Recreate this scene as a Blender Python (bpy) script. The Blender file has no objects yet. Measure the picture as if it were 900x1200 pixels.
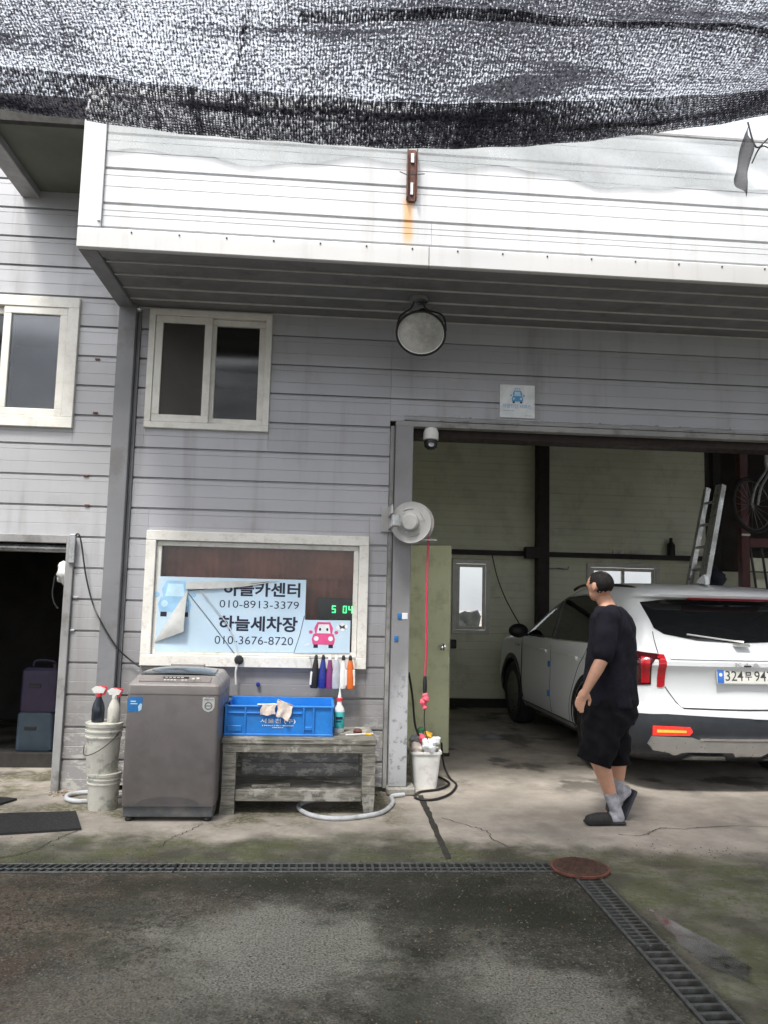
import bpy, bmesh, math, random
from mathutils import Vector, Matrix
from mathutils.bvhtree import BVHTree
random.seed(7)
rad = math.radians
S = bpy.context.scene
COL = S.collection

# ------------------------------------------------------------------ camera
yaw, pitch, roll = rad(4.308), rad(6.074), rad(1.401)
f = Vector((math.sin(yaw)*math.cos(pitch), math.cos(yaw)*math.cos(pitch), math.sin(pitch)))
r0 = Vector((math.cos(yaw), -math.sin(yaw), 0)); u0 = r0.cross(f)
cr = math.cos(roll)*r0 + math.sin(roll)*u0
cu = math.cos(roll)*u0 - math.sin(roll)*r0
cam = bpy.data.cameras.new("camera"); camo = bpy.data.objects.new("camera", cam); COL.objects.link(camo)
mw = Matrix((cr, cu, -f)).transposed().to_4x4(); mw.translation = Vector((0, 0, 1.5))
camo.matrix_world = mw
cam.sensor_fit = 'VERTICAL'; cam.sensor_height = 36; cam.lens = 920/1200*36
cam.clip_start = 0.05; cam.clip_end = 1000
S.camera = camo

# ------------------------------------------------------------------ sky, sun, exposure
SV = Vector((-0.22, -0.42, 0.88)).normalized()
w = bpy.data.worlds.new("World"); S.world = w; w.use_nodes = True
nt = w.node_tree; nt.nodes.clear()
sky = nt.nodes.new("ShaderNodeTexSky"); sky.sky_type = 'NISHITA'; sky.sun_disc = False
sky.sun_elevation = math.asin(SV.z); sky.sun_rotation = math.atan2(SV.x, SV.y)
sky.dust_density = 6; sky.air_density = 1.0; sky.ozone_density = 1.0
hs = nt.nodes.new("ShaderNodeHueSaturation"); hs.inputs['Saturation'].default_value = 0.42
bg = nt.nodes.new("ShaderNodeBackground"); bg.inputs['Strength'].default_value = 0.15
wo = nt.nodes.new("ShaderNodeOutputWorld")
oc = nt.nodes.new("ShaderNodeMix"); oc.data_type = 'RGBA'; oc.inputs[0].default_value = .5; oc.inputs[7].default_value = (3.6, 3.7, 3.85, 1)   # even cloud cover
nt.links.new(sky.outputs[0], hs.inputs['Color']); nt.links.new(hs.outputs[0], oc.inputs[6]); nt.links.new(oc.outputs[2], bg.inputs[0]); nt.links.new(bg.outputs[0], wo.inputs[0])
sun = bpy.data.lights.new("sun", 'SUN'); sun.energy = 1.5; sun.angle = rad(10); sun.color = (1, .97, .92)
suno = bpy.data.objects.new("sun", sun); COL.objects.link(suno)
suno.rotation_euler = SV.to_track_quat('Z', 'Y').to_euler(); suno.location = (0, 0, 20)
S.view_settings.view_transform = 'Standard'; S.view_settings.look = 'None'
S.view_settings.exposure = 1.48; S.view_settings.gamma = 1.0
S.cycles.transparent_max_bounces = 16; S.cycles.max_bounces = 8; S.cycles.diffuse_bounces = 5

# ------------------------------------------------------------------ materials
MATS = {}
class G:
    """small node-graph helper"""
    def __init__(s, name):
        s.m = bpy.data.materials.new(name); s.m.use_nodes = True
        s.t = s.m.node_tree; s.t.nodes.clear()
        s.out = s.n("ShaderNodeOutputMaterial"); s.p = s.n("ShaderNodeBsdfPrincipled")
        s.l(s.p.outputs[0], s.out.inputs[0])
        s.tc = s.n("ShaderNodeTexCoord")
    def n(s, typ): return s.t.nodes.new(typ)
    def l(s, a, b): s.t.links.new(a, b)
    def setv(s, sock, v):
        if hasattr(v, 'node'): s.l(v, sock)
        else: sock.default_value = v
    def co(s, scale=(1, 1, 1), loc=(0, 0, 0), rot=(0, 0, 0), src='Object'):
        mp = s.n("ShaderNodeMapping"); s.l(s.tc.outputs[src], mp.inputs[0])
        mp.inputs['Scale'].default_value = scale; mp.inputs['Location'].default_value = loc; mp.inputs['Rotation'].default_value = rot
        return mp.outputs[0]
    def noise(s, scale, co=None, detail=4, rough=.55):
        n = s.n("ShaderNodeTexNoise"); n.inputs['Scale'].default_value = scale; n.inputs['Detail'].default_value = detail
        n.inputs['Roughness'].default_value = rough
        s.l(co if co is not None else s.tc.outputs['Object'], n.inputs['Vector']); return n.outputs[0]
    def vor(s, scale, co=None, feat='F1', out=0):
        n = s.n("ShaderNodeTexVoronoi"); n.feature = feat; n.inputs['Scale'].default_value = scale
        s.l(co if co is not None else s.tc.outputs['Object'], n.inputs['Vector']); return n.outputs[out]
    def ramp(s, v, a, b, lo=0., hi=1.):
        n = s.n("ShaderNodeMapRange"); n.interpolation_type = 'SMOOTHSTEP'
        s.l(v, n.inputs[0]); n.inputs[1].default_value = a; n.inputs[2].default_value = b; n.inputs[3].default_value = lo; n.inputs[4].default_value = hi
        return n.outputs[0]
    def math(s, op, a, b=0., c=0.):
        n = s.n("ShaderNodeMath"); n.operation = op
        s.setv(n.inputs[0], a); s.setv(n.inputs[1], b); s.setv(n.inputs[2], c); return n.outputs[0]
    def mul(s, a, b): return s.math('MULTIPLY', a, b)
    def mix(s, fac, a, b, mode='MIX'):
        n = s.n("ShaderNodeMix"); n.data_type = 'RGBA'; n.blend_type = mode
        s.setv(n.inputs[0], fac)
        for i, v in ((6, a), (7, b)):
            if isinstance(v, tuple) and len(v) == 3: v = (*v, 1)
            s.setv(n.inputs[i], v)
        return n.outputs[2]
    def xyz(s, src='Object'):
        n = s.n("ShaderNodeSeparateXYZ"); s.l(s.tc.outputs[src], n.inputs[0]); return n.outputs
    def bump(s, h, strength=.3, dist=.01):
        n = s.n("ShaderNodeBump"); n.inputs['Strength'].default_value = strength; n.inputs['Distance'].default_value = dist
        s.l(h, n.inputs['Height']); s.l(n.outputs[0], s.p.inputs['Normal'])
    def rnd(s):
        return s.n("ShaderNodeObjectInfo").outputs['Random']

def mat(name, col, rough=.5, metal=0., var=.12, scale=9., bump=.0, bscale=60., dirt=None, spec=.5, coat=0., emis=0., rvar=.1, trans=0.):
    if name in MATS: return MATS[name]
    g = G(name)
    nz = g.noise(scale, detail=5)
    lo = tuple(c*(1-var) for c in col); hi = tuple(min(1, c*(1+var)) for c in col)
    c = g.mix(g.ramp(nz, .3, .7), lo, hi)
    if dirt:
        dcol, amt, dsc = dirt
        d = g.noise(dsc, detail=8, rough=.7)
        c = g.mix(g.mul(g.ramp(d, .48, .66), amt), c, dcol)
    g.l(c, g.p.inputs['Base Color'])
    g.l(g.ramp(g.noise(scale*2.3), .3, .7, max(0.02, rough-rvar), min(1, rough+rvar)), g.p.inputs['Roughness'])
    g.p.inputs['Metallic'].default_value = metal; g.p.inputs['Specular IOR Level'].default_value = spec
    g.p.inputs['Coat Weight'].default_value = coat; g.p.inputs['Transmission Weight'].default_value = trans
    if emis:
        g.p.inputs['Emission Color'].default_value = (*col, 1); g.p.inputs['Emission Strength'].default_value = emis
    if bump: g.bump(g.noise(bscale, detail=6), bump, .004)
    MATS[name] = g.m; return g.m

def siding_mat(name, col, peel=1.0, streak=.35):
    g = G(name); X, Y, Z = g.xyz()
    st = g.noise(1.0, g.co((5, 5, .45)), 6, .6)
    bl = g.noise(2.2, None, 6, .65)
    c = g.mix(g.rnd(), tuple(k*.90 for k in col), tuple(k*1.08 for k in col))
    c = g.mix(g.mul(g.ramp(st, .5, .72), streak), c, (.13, .115, .10))
    c = g.mix(g.mul(g.ramp(bl, .52, .72), streak*.7), c, (.22, .19, .16))
    # grime that has crept up from the yard
    gr = g.ramp(g.math('ADD', Z, g.mul(g.noise(1.3), .9)), 2.1, 1.0)
    c = g.mix(g.mul(gr, .5), c, (.145, .13, .112))
    # peeled white paint close to the ground and along lower edges
    pz = g.ramp(g.math('ADD', Z, g.mul(g.noise(2.2, None, 3), .5)), 1.0, .45)
    pn = g.ramp(g.noise(9, g.co((.7, 1, 1.6)), 9, .75), .50, .55)
    pm = g.mul(g.mul(pz, pn), peel)
    c = g.mix(pm, c, (.52, .51, .48))
    # thin scratches of chipped paint
    sc = g.ramp(g.noise(6, g.co((.6, 1, 9)), 8, .7), .66, .69)
    c = g.mix(g.mul(sc, g.ramp(Z, 2.0, .9, .0, .75)), c, (.5, .49, .46))
    g.l(c, g.p.inputs['Base Color'])
    g.l(g.ramp(bl, .3, .7, .28, .5), g.p.inputs['Roughness']); g.p.inputs['Metallic'].default_value = .15
    hgt = g.math('ADD', g.mul(g.noise(2.2, g.co((.8, 1, 1.5)), 3), 1.6), g.mul(pm, .25))
    g.bump(hgt, .22, .012)
    MATS[name] = g.m; return g.m

def fascia_mat():
    g = G("white_fascia"); X, Y, Z = g.xyz()
    c = g.mix(g.rnd(), (.56, .57, .585), (.64, .65, .66))
    st = g.noise(1.0, g.co((7, 7, .5)), 6, .6)
    c = g.mix(g.mul(g.ramp(st, .50, .72), .5), c, (.40, .385, .35))
    c = g.mix(g.mul(g.ramp(Z, 3.90, 3.80), .45), c, (.42, .405, .37))
    c = g.mix(g.mul(g.ramp(g.noise(.8, None, 4), .4, .65), .35), c, (.43, .44, .45))
    # rust that has run down from the iron bracket
    dx = g.math('ABSOLUTE', g.math('SUBTRACT', g.math('ADD', X, g.mul(g.noise(9), .03)), .513))
    rm = g.mul(g.ramp(dx, .05, .012), g.mul(g.ramp(Z, 3.82, 3.95), g.ramp(Z, 4.24, 4.16)))
    c = g.mix(g.mul(rm, .8), c, (.62, .33, .10))
    c = g.mix(g.mul(g.ramp(g.noise(14, None, 8, .7), .64, .72), .3), c, (.4, .36, .3))
    g.l(c, g.p.inputs['Base Color']); g.p.inputs['Roughness'].default_value = .42
    g.bump(g.noise(2.5, g.co((.5, 1, 2)), 2), .15, .012)
    return g.m

def ground_mat():
    g = G("yard_ground"); X, Y, Z = g.xyz(src='Object')
    n1 = g.noise(.9, None, 6, .6); n2 = g.noise(3.1, None, 8, .65); n3 = g.noise(28, None, 6, .7); n0 = g.noise(.45, g.co(loc=(3, 1, 0)), 4)
    # coarse yard slab with exposed stone
    dk = g.mix(g.ramp(n2, .35, .66), (.030, .029, .022), (.078, .073, .058))
    lt = g.mul(g.ramp(g.noise(.85, g.co(loc=(7.3, 2.4, 0)), 5, .55), .47, .62), g.ramp(n3, .35, .6))
    dk = g.mix(g.mul(lt, .85), dk, (.185, .180, .150))
    br = g.mul(g.ramp(X, -.1, -1.2), g.ramp(n1, .40, .58))
    dk = g.mix(g.mul(br, .75), dk, (.105, .070, .046))
    sp = g.vor(130, g.co((1, 1, 1)), out=1)           # a random colour per stone
    stn = g.n("ShaderNodeSeparateColor"); g.l(sp, stn.inputs[0])
    dk = g.mix(g.mul(g.ramp(stn.outputs[0], .78, .95), .5), dk, (.25, .245, .215))
    dk = g.mix(g.mul(g.ramp(stn.outputs[1], .74, .9), .7), dk, (.018, .018, .014))
    cl = g.mul(g.ramp(g.noise(26, None, 7, .8), .53, .60), g.ramp(g.noise(1.5, g.co(loc=(3, 9, 0)), 5, .6), .42, .58))
    dk = g.mix(g.mul(cl, .9), dk, (.010, .011, .007))
    mo = g.mul(g.ramp(g.noise(1.2, g.co(loc=(2, 5, 0)), 7, .68), .50, .62), g.ramp(n3, .3, .6, .4, 1))
    dk = g.mix(g.mul(mo, .8), dk, (.020, .024, .011))
    def patch_(cx, cy, rx, ry, loc):
        dx = g.math('DIVIDE', g.math('SUBTRACT', X, cx), rx); dy = g.math('DIVIDE', g.math('SUBTRACT', Y, cy), ry)
        d = g.math('SQRT', g.math('ADD', g.mul(dx, dx), g.mul(dy, dy)))
        return g.ramp(g.math('ADD', d, g.mul(g.math('SUBTRACT', g.noise(3.2, g.co(loc=(loc, 0, 0)), 8, .68), .5), 2.2)), 1.15, .45)
    dk = g.mix(1.0, dk, (.62, .62, .60), 'MULTIPLY')
    gr_ = g.ramp(g.noise(95, None, 6, .75), .36, .62)
    for (cx, cy, rx, ry, lo_, am) in ((-.12, 3.55, .55, .55, 3., .9), (.80, 3.05, .5, .42, 11., .75), (-.75, 3.0, .5, .4, 21., .35)):
        dk = g.mix(g.mul(g.mul(patch_(cx, cy, rx, ry, lo_), gr_), am), dk, (.235, .235, .205))
    for (cx, cy, rx, ry, lo_, am) in ((.85, 3.92, .62, .30, 31., .85), (-.3, 4.28, 1.5, .14, 41., .6), (.42, 2.95, .30, .35, 51., .7), (-1.0, 4.0, .4, .25, 61., .6)):
        dk = g.mix(g.mul(g.mul(patch_(cx, cy, rx, ry, lo_), g.ramp(n3, .3, .6, .55, 1)), am), dk, (.013, .014, .008))
    cl2 = g.ramp(g.noise(34, g.co(loc=(4, 2, 0)), 8, .85), .56, .60)
    dk = g.mix(g.mul(cl2, .6), dk, (.014, .015, .010))
    # smooth concrete apron
    cc = g.mix(g.ramp(n2, .3, .7), (.265, .238, .205), (.40, .362, .315))
    cc = g.mix(g.mul(g.ramp(n3, .5, .75), .35), cc, (.17, .155, .13))
    cc = g.mix(g.mul(g.ramp(g.noise(1.3, g.co(loc=(9, 3, 0)), 7, .65), .52, .68), .55), cc, (.13, .125, .11))
    # distance of the apron edge: y > 5.35-.33x right of the post; y > 5.15 left of it
    e1 = g.math('ADD', g.math('SUBTRACT', Y, 5.32), g.mul(X, .30))
    e2 = g.math('SUBTRACT', Y, 5.12)
    e = g.math('MAXIMUM', e1, e2)
    e = g.math('ADD', e, g.math('SUBTRACT', g.mul(g.noise(2.4, None, 7, .6), 1.0), .5))
    fa = g.ramp(e, -.22, .12)
    slab = g.ramp(g.math('ADD', Y, g.mul(g.math('SUBTRACT', n2, .5), .05)), 4.52, 4.56)
    # mossy worn concrete between the drain and the apron
    mid = g.mix(g.ramp(n2, .38, .64), (.055, .053, .038), (.14, .135, .105))
    mid = g.mix(g.mul(g.ramp(n3, .45, .7), .6), mid, (.05, .05, .036))
    mid = g.mix(g.mul(g.mul(g.ramp(g.noise(2.6, g.co(loc=(1, 8, 0)), 8, .72), .46, .56), g.ramp(n3, .36, .56, .2, 1)), .85), mid, (.070, .078, .032))
    c = g.mix(fa, mid, cc)
    # green algae near the wall foot and the bench
    al = g.mul(g.mul(g.ramp(Y, 5.0, 5.5), g.ramp(X, .75, .4)), g.ramp(g.noise(2.1, g.co(loc=(4, 4, 0)), 6, .6), .44, .58))
    c = g.mix(g.mul(g.mul(al, g.ramp(n3, .36, .56, .25, 1)), .85), c, (.07, .073, .026))
    c = g.mix(slab, dk, c)
    rt = g.math('MULTIPLY', g.ramp(X, 1.55, 1.62), g.ramp(g.math('ADD', Y, g.mul(g.math('SUBTRACT', g.noise(2.8, None, 7, .65), .5), .9)), 4.95, 4.52))
    rt = g.math('MAXIMUM', rt, g.math('MULTIPLY', g.ramp(X, 1.55, 1.62), g.ramp(Y, 4.60, 4.54)))
    c = g.mix(g.mul(rt, g.ramp(n2, .3, .6, .85, 1.0)), c, mid)
    # oil stains in the bay
    oil = g.mul(g.ramp(Y, 5.9, 6.6), g.ramp(g.noise(1.6, g.co(loc=(5, 0, 0)), 5, .6), .54, .62))
    c = g.mix(g.mul(oil, .75), c, (.05, .045, .04))
    g.l(c, g.p.inputs['Base Color'])
    wet = g.ramp(g.noise(1.1, g.co(loc=(0, 7, 0)), 4), .4, .65, .55, .92)
    g.l(wet, g.p.inputs['Roughness']); g.p.inputs['Specular IOR Level'].default_value = .35
    rough_amt = g.ramp(fa, 0, 1, 1.0, .25)
    h = g.mul(g.math('ADD', g.mul(g.vor(70), .6), g.math('ADD', n3, g.mul(g.noise(90, None, 4), .5))), rough_amt)
    g.bump(h, .45, .010)
    return g.m

def wood_mat():
    g = G("weathered_paint_wood")
    gr = g.noise(1, g.co((6, 60, 60)), 6, .7); b = g.noise(5, None, 8, .7)
    c = g.mix(g.ramp(gr, .35, .65), (.10, .095, .08), (.27, .26, .225))
    c = g.mix(g.mul(g.ramp(b, .52, .6), .7), c, (.42, .41, .37))
    c = g.mix(g.mul(g.ramp(g.noise(3, g.co(loc=(3, 0, 0)), 6), .55, .68), .6), c, (.07, .075, .04))
    g.l(c, g.p.inputs['Base Color']); g.p.inputs['Roughness'].default_value = .85
    g.bump(g.math('ADD', gr, g.mul(g.ramp(b, .52, .6), .4)), .6, .006)
    return g.m

def net_mat(name, dens=0.0):
    """knitted shade cloth: fine tapes with small irregular gaps, bunched in places"""
    g = G(name); X, Y, Z = g.xyz()
    wp = g.mul(g.noise(3.5), 14.)
    th = g.noise(1, g.co((105, 62, 1), rot=(0, 0, .55)), 4, .75); th2 = g.noise(1, g.co((48, 120, 1), rot=(0, 0, .3)), 4, .75)
    big = g.noise(1.1, g.co((.7, 1.3, 1), rot=(0, 0, -.3)), 6, .65)
    fold = g.noise(1, g.co((.55, 7, 1), rot=(0, 0, .10)), 5, .6); fold2 = g.noise(1, g.co((6, .8, 1), rot=(0, 0, .2)), 4, .6)
    v = g.math('ADD', g.mul(th, .75), g.mul(th2, .55))
    v = g.math('ADD', v, g.mul(g.math('SUBTRACT', .5, big), .30))
    v = g.math('ADD', v, g.mul(g.ramp(fold, .54, .66), -.11)); v = g.math('ADD', v, g.mul(g.ramp(fold2, .58, .72), -.06))
    v = g.math('ADD', v, g.mul(g.math('SINE', g.math('ADD', g.mul(X, 420.), wp)), .030))
    v = g.math('ADD', v, g.mul(g.math('SINE', g.math('ADD', g.mul(Y, 300.), wp)), .022))
    v = g.math('ADD', v, g.ramp(X, -1.2, 1.2, .030, -.018))
    a = g.ramp(v, .63+dens, .755+dens, .985, .03)
    col = g.mix(g.ramp(g.noise(70), .35, .65), (.008, .008, .011), (.042, .042, .050))
    df = g.n("ShaderNodeBsdfDiffuse"); g.l(col, df.inputs[0])
    tl = g.n("ShaderNodeBsdfTranslucent"); g.l(col, tl.inputs[0])
    ad = g.n("ShaderNodeAddShader"); g.l(df.outputs[0], ad.inputs[0]); g.l(tl.outputs[0], ad.inputs[1])
    tr = g.n("ShaderNodeBsdfTransparent")
    mx = g.n("ShaderNodeMixShader"); g.l(a, mx.inputs[0]); g.l(tr.outputs[0], mx.inputs[1]); g.l(ad.outputs[0], mx.inputs[2])
    g.l(mx.outputs[0], g.out.inputs[0]); return g.m

def clear_mat(name, tint, alpha, rough=.03, gcol=(1, 1, 1), fmin=.05, gloss=True):
    """thin see-through sheet: tinted transparency under a fresnel gloss"""
    g = G(name)
    tr = g.n("ShaderNodeBsdfTransparent"); tr.inputs[0].default_value = (*tint, 1)
    df = g.n("ShaderNodeBsdfDiffuse"); df.inputs[0].default_value = (*gcol, 1)
    m1 = g.n("ShaderNodeMixShader"); m1.inputs[0].default_value = alpha
    if alpha: g.l(g.ramp(g.noise(3, None, 6, .7), .35, .7, alpha*.6, min(1, alpha*1.4)), m1.inputs[0])
    g.l(tr.outputs[0], m1.inputs[1]); g.l(df.outputs[0], m1.inputs[2])
    if not gloss: g.l(m1.outputs[0], g.out.inputs[0]); return g.m
    gl = g.n("ShaderNodeBsdfGlossy"); gl.inputs['Roughness'].default_value = rough
    fr = g.n("ShaderNodeFresnel"); fr.inputs[0].default_value = 1.5
    m2 = g.n("ShaderNodeMixShader"); g.l(g.math('MAXIMUM', fr.outputs[0], fmin), m2.inputs[0])
    g.l(m1.outputs[0], m2.inputs[1]); g.l(gl.outputs[0], m2.inputs[2]); g.l(m2.outputs[0], g.out.inputs[0]); return g.m

def post_mat():
    g = G("grey_post_paint"); X, Y, Z = g.xyz()
    c = g.mix(g.ramp(g.noise(3, None, 6), .3, .7), (.20, .20, .205), (.25, .25, .26))
    c = g.mix(g.mul(g.ramp(g.noise(1, g.co((9, 9, .6)), 6), .55, .75), .4), c, (.12, .105, .095))
    edge = g.ramp(g.math('ADD', g.mul(g.math('SUBTRACT', X, .545), 2.2), g.mul(g.math('SUBTRACT', .95, Z), .9)), .0, .5)
    pm = g.mul(g.mul(edge, g.ramp(Z, 1.15, .75)), g.ramp(g.noise(14, None, 9, .75), .40, .48))
    pm = g.mul(pm, g.ramp(Z, .02, .3, .45, 1))
    c = g.mix(pm, c, (.42, .43, .45))
    g.l(c, g.p.inputs['Base Color']); g.p.inputs['Roughness'].default_value = .45
    g.bump(g.math('ADD', g.noise(20), pm), .2, .003); return g.m

M_side = siding_mat("grey_siding", (.385, .39, .415))
M_side_lit = siding_mat("grey_siding_lit", (.43, .435, .45), .7, .35)  # same siding; brighter light beyond the canopy is put into its colour
M_fas = fascia_mat(); M_ground = ground_mat(); M_wood = wood_mat(); M_post = post_mat()
M_net = net_mat("shade_net"); M_net2 = net_mat("shade_net_hem", .03); M_net3 = net_mat("shade_net_seam", -.03)
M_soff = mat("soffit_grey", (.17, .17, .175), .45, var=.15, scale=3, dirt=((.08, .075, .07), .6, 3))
M_soffl = mat("soffit_lip", (.55, .55, .55), .4)
M_pill = mat("pillar_grey", (.175, .18, .19), .45, var=.1, scale=2.5, dirt=((.1, .09, .08), .5, 3), bump=.08, bscale=12)
M_lint = mat("lintel_grey", (.27, .27, .27), .5, var=.15, scale=3, dirt=((.12, .11, .1), .7, 5))
M_pvc = mat("window_pvc", (.70, .69, .64), .4, var=.05, dirt=((.45, .41, .33), .30, 12))
M_pvcd = mat("window_pvc_dirty", (.72, .71, .665), .5, var=.06, dirt=((.36, .31, .24), .40, 18), bump=.15, bscale=30)
M_glass = clear_mat("window_glass", (.95, .96, .96), .008, .09, (.4, .42, .42), .0)
M_glassl = clear_mat("window_glass_sky_tint", (.70, .74, .78), .06, .16, (.42, .48, .58), .13)  # bluish sky reflection put into the pane's own colour
M_screen = clear_mat("insect_screen", (.45, .43, .40), .10, .5, (.22, .20, .17), .02)
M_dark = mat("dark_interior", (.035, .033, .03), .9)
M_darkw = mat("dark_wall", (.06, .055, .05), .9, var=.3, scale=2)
M_black = mat("black_plastic", (.012, .012, .013), .45, rvar=.12)
M_rub = mat("black_rubber", (.018, .018, .018), .8, var=.3, scale=20, bump=.3, bscale=120)
M_cream = mat("cream_panel", (.75, .76, .59), .5, var=.07, scale=1.2, dirt=((.42, .41, .31), .35, 2.5))
M_brown = mat("oxide_steel", (.020, .010, .009), .6, var=.3)
M_red = mat("red_oxide_rack", (.075, .010, .012), .5, var=.25)
M_steel = mat("galvanised", (.42, .43, .44), .35, .8, var=.2, dirt=((.2, .19, .17), .5, 10))
M_alu = mat("aluminium", (.62, .63, .62), .35, .6, var=.12)
M_chrome = mat("chrome", (.8, .8, .8), .12, 1., var=.05, rvar=.04)
M_white = mat("white_plastic", (.72, .72, .70), .4, var=.05, dirt=((.4, .38, .33), .4, 12))
M_pail = mat("pail_plastic", (.58, .57, .51), .5, var=.1, dirt=((.20, .22, .19), .85, 9), bump=.1, bscale=50)
M_wash = mat("washer_grey", (.155, .142, .138), .38, .25, var=.06, dirt=((.11, .10, .095), .35, 6))
M_washt = mat("washer_top", (.27, .25, .24), .4, .15, var=.06)
M_washd = mat("washer_base", (.07, .075, .08), .5, var=.2, dirt=((.16, .15, .13), .5, 9))
M_lid = mat("washer_lid", (.05, .058, .07), .12, var=.1, rvar=.05)
M_blue = mat("crate_blue", (.015, .20, .62), .42, var=.12, dirt=((.03, .13, .35), .4, 8))
M_txtw = mat("white_print", (.75, .78, .8), .6)
M_txtk = mat("navy_print", (.012, .013, .035), .5)
M_sky = mat("banner_blue", (.50, .655, .78), .4, var=.06, scale=3, dirt=((.62, .72, .78), .5, 4), bump=.25, bscale=5)
M_flap = mat("banner_back", (.42, .43, .42), .6, var=.15)
M_iblue = mat("icon_blue", (.10, .36, .66), .5, var=.08)
M_ilblue = mat("icon_light_blue", (.5, .72, .86), .5)
M_pink = mat("icon_pink", (.66, .08, .24), .5)
M_grn = mat("clock_digits", (.05, 1.0, .22), .4, emis=1.2)
M_curt = mat("brown_curtain", (.36, .13, .085), .9, var=.25, scale=5)
M_door = mat("green_door", (.70, .72, .49), .45, var=.07, scale=2, dirt=((.26, .25, .16), .35, 5))
M_car = mat("white_car_paint", (.70, .725, .74), .30, var=.0, rvar=.0, coat=.5)
M_cglass = mat("car_glass", (.008, .009, .010), .05, rvar=.02, var=.1)
M_tl = mat("tail_lamp", (.42, .012, .02), .15, rvar=.04, coat=.5)
M_tld = mat("tail_lamp_dark", (.05, .006, .008), .12, rvar=.04, coat=.5)
M_refl = mat("reflector_glow", (.85, .03, .02), .3, emis=.45)  # red glow of the bumper reflector, given as emission; not a lamp
M_reflc = mat("reflector_glow_core", (1.0, .20, .03), .3, emis=.9, var=.35, scale=40)
M_silver = mat("bumper_silver", (.50, .50, .49), .32, .7, var=.05, rvar=.05)
M_plate = mat("plate_white", (.72, .72, .66), .5, var=.05)
M_plateb = mat("plate_blue", (.04, .16, .55), .5)
M_tyre = M_rub
M_skin = mat("skin", (.50, .27, .18), .55, var=.10, scale=14, bump=.06, bscale=150)
M_hair = mat("hair", (.008, .007, .007), .75, var=.5, scale=60, bump=.8, bscale=220, spec=.25)
M_shirt = mat("black_shirt", (.010, .010, .016), .9, var=.3, scale=12, bump=.25, bscale=25, spec=.2)
M_short = mat("black_shorts", (.006, .006, .008), .92, var=.3, scale=10, bump=.2, bscale=25, spec=.15)
M_sock = mat("grey_sock", (.30, .30, .33), .9, var=.3, scale=25)
M_redh = mat("red_hose", (.55, .03, .09), .45, var=.1)
M_pinkc = mat("pink_cloth", (.85, .12, .18), .8, var=.15)
M_hoseg = mat("pale_hose", (.50, .52, .54), .45, var=.1, dirt=((.25, .25, .22), .5, 12))
M_rust = mat("rust", (.12, .045, .03), .7, var=.4, scale=25, bump=.4, bscale=70)
M_cover = mat("manhole_rust", (.050, .024, .016), .75, var=.35, scale=30, bump=.5, bscale=90)
M_iron = mat("cast_iron", (.035, .036, .036), .55, .3, var=.4, scale=30, dirt=((.10, .095, .08), .5, 14))
M_grate = mat("grate_steel", (.085, .09, .088), .5, .4, var=.3, scale=20, dirt=((.05, .048, .04), .6, 14))
M_cloth = mat("dirty_cloth", (.62, .56, .50), .9, var=.2, scale=14, dirt=((.5, .2, .15), .5, 18))
M_orange = mat("orange_plastic", (.62, .13, .02), .4, var=.1)
M_nblue = mat("navy_bottle", (.015, .03, .22), .35, var=.1)
M_purple = mat("purple_bottle", (.20, .035, .15), .4, var=.1)
M_clearb = mat("cloudy_bottle", (.42, .44, .48), .25, var=.15)
M_can1 = mat("violet_can", (.035, .026, .06), .55, var=.1)
M_can2 = mat("blue_can", (.045, .068, .095), .55, var=.1)
M_lens = clear_mat("lamp_lens", (.9, .9, .88), .55, .12, (.85, .86, .84), .12)
M_lgrey = mat("reel_grey", (.40, .40, .39), .4, var=.08, dirt=((.3, .28, .25), .4, 12))
M_tape = mat("blue_tape", (.02, .17, .45), .5)
M_leaf = mat("dry_leaf", (.25, .12, .05), .8, var=.4, scale=40)
M_film = clear_mat("plastic_film", (.88, .90, .90), .34, .5, (.46, .48, .48), .04)
def puddle_mat():
    g = G("puddle_water"); X, Y, Z = g.xyz()
    # long lobe running from (1.62, 3.86) to (1.76, 3.25), ragged rim
    t = g.math('SUBTRACT', X, g.math('ADD', 1.655, g.mul(g.math('SUBTRACT', 3.86, Y), .14)))
    wd = g.ramp(Y, 3.9, 3.45, .015, .085)
    wd = g.mul(wd, g.ramp(Y, 3.18, 3.34))
    d = g.math('SUBTRACT', g.math('ABSOLUTE', t), wd)
    d = g.math('ADD', d, g.mul(g.math('SUBTRACT', g.noise(9, None, 8, .65), .5), .10))
    k = g.ramp(d, .018, -.012)
    tr = g.n("ShaderNodeBsdfTransparent"); tr.inputs[0].default_value = (1, 1, 1, 1)
    wt = g.n("ShaderNodeBsdfTransparent"); wt.inputs[0].default_value = (.55, .57, .56, 1)
    gl = g.n("ShaderNodeBsdfGlossy"); g.l(g.ramp(g.noise(6, None, 4), .35, .6, .10, .28), gl.inputs['Roughness'])
    fr = g.n("ShaderNodeFresnel"); fr.inputs[0].default_value = 1.45
    wet = g.n("ShaderNodeMixShader"); g.l(g.math('ADD', g.mul(fr.outputs[0], 1.6), .10), wet.inputs[0]); g.l(wt.outputs[0], wet.inputs[1]); g.l(gl.outputs[0], wet.inputs[2])
    mx = g.n("ShaderNodeMixShader"); g.l(k, mx.inputs[0]); g.l(tr.outputs[0], mx.inputs[1]); g.l(wet.outputs[0], mx.inputs[2]); g.l(mx.outputs[0], g.out.inputs[0]); return g.m
M_puddle = puddle_mat()
M_mat = mat("rubber_mat", (.014, .014, .015), .7, var=.3, scale=30, bump=.4, bscale=90)
M_crack = mat("crack_dirt", (.03, .028, .022), .95)
M_olive = mat("upper_soffit", (.12, .125, .10), .7, var=.15, scale=2)
M_beam = mat("upper_beam", (.30, .30, .30), .5)
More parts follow.
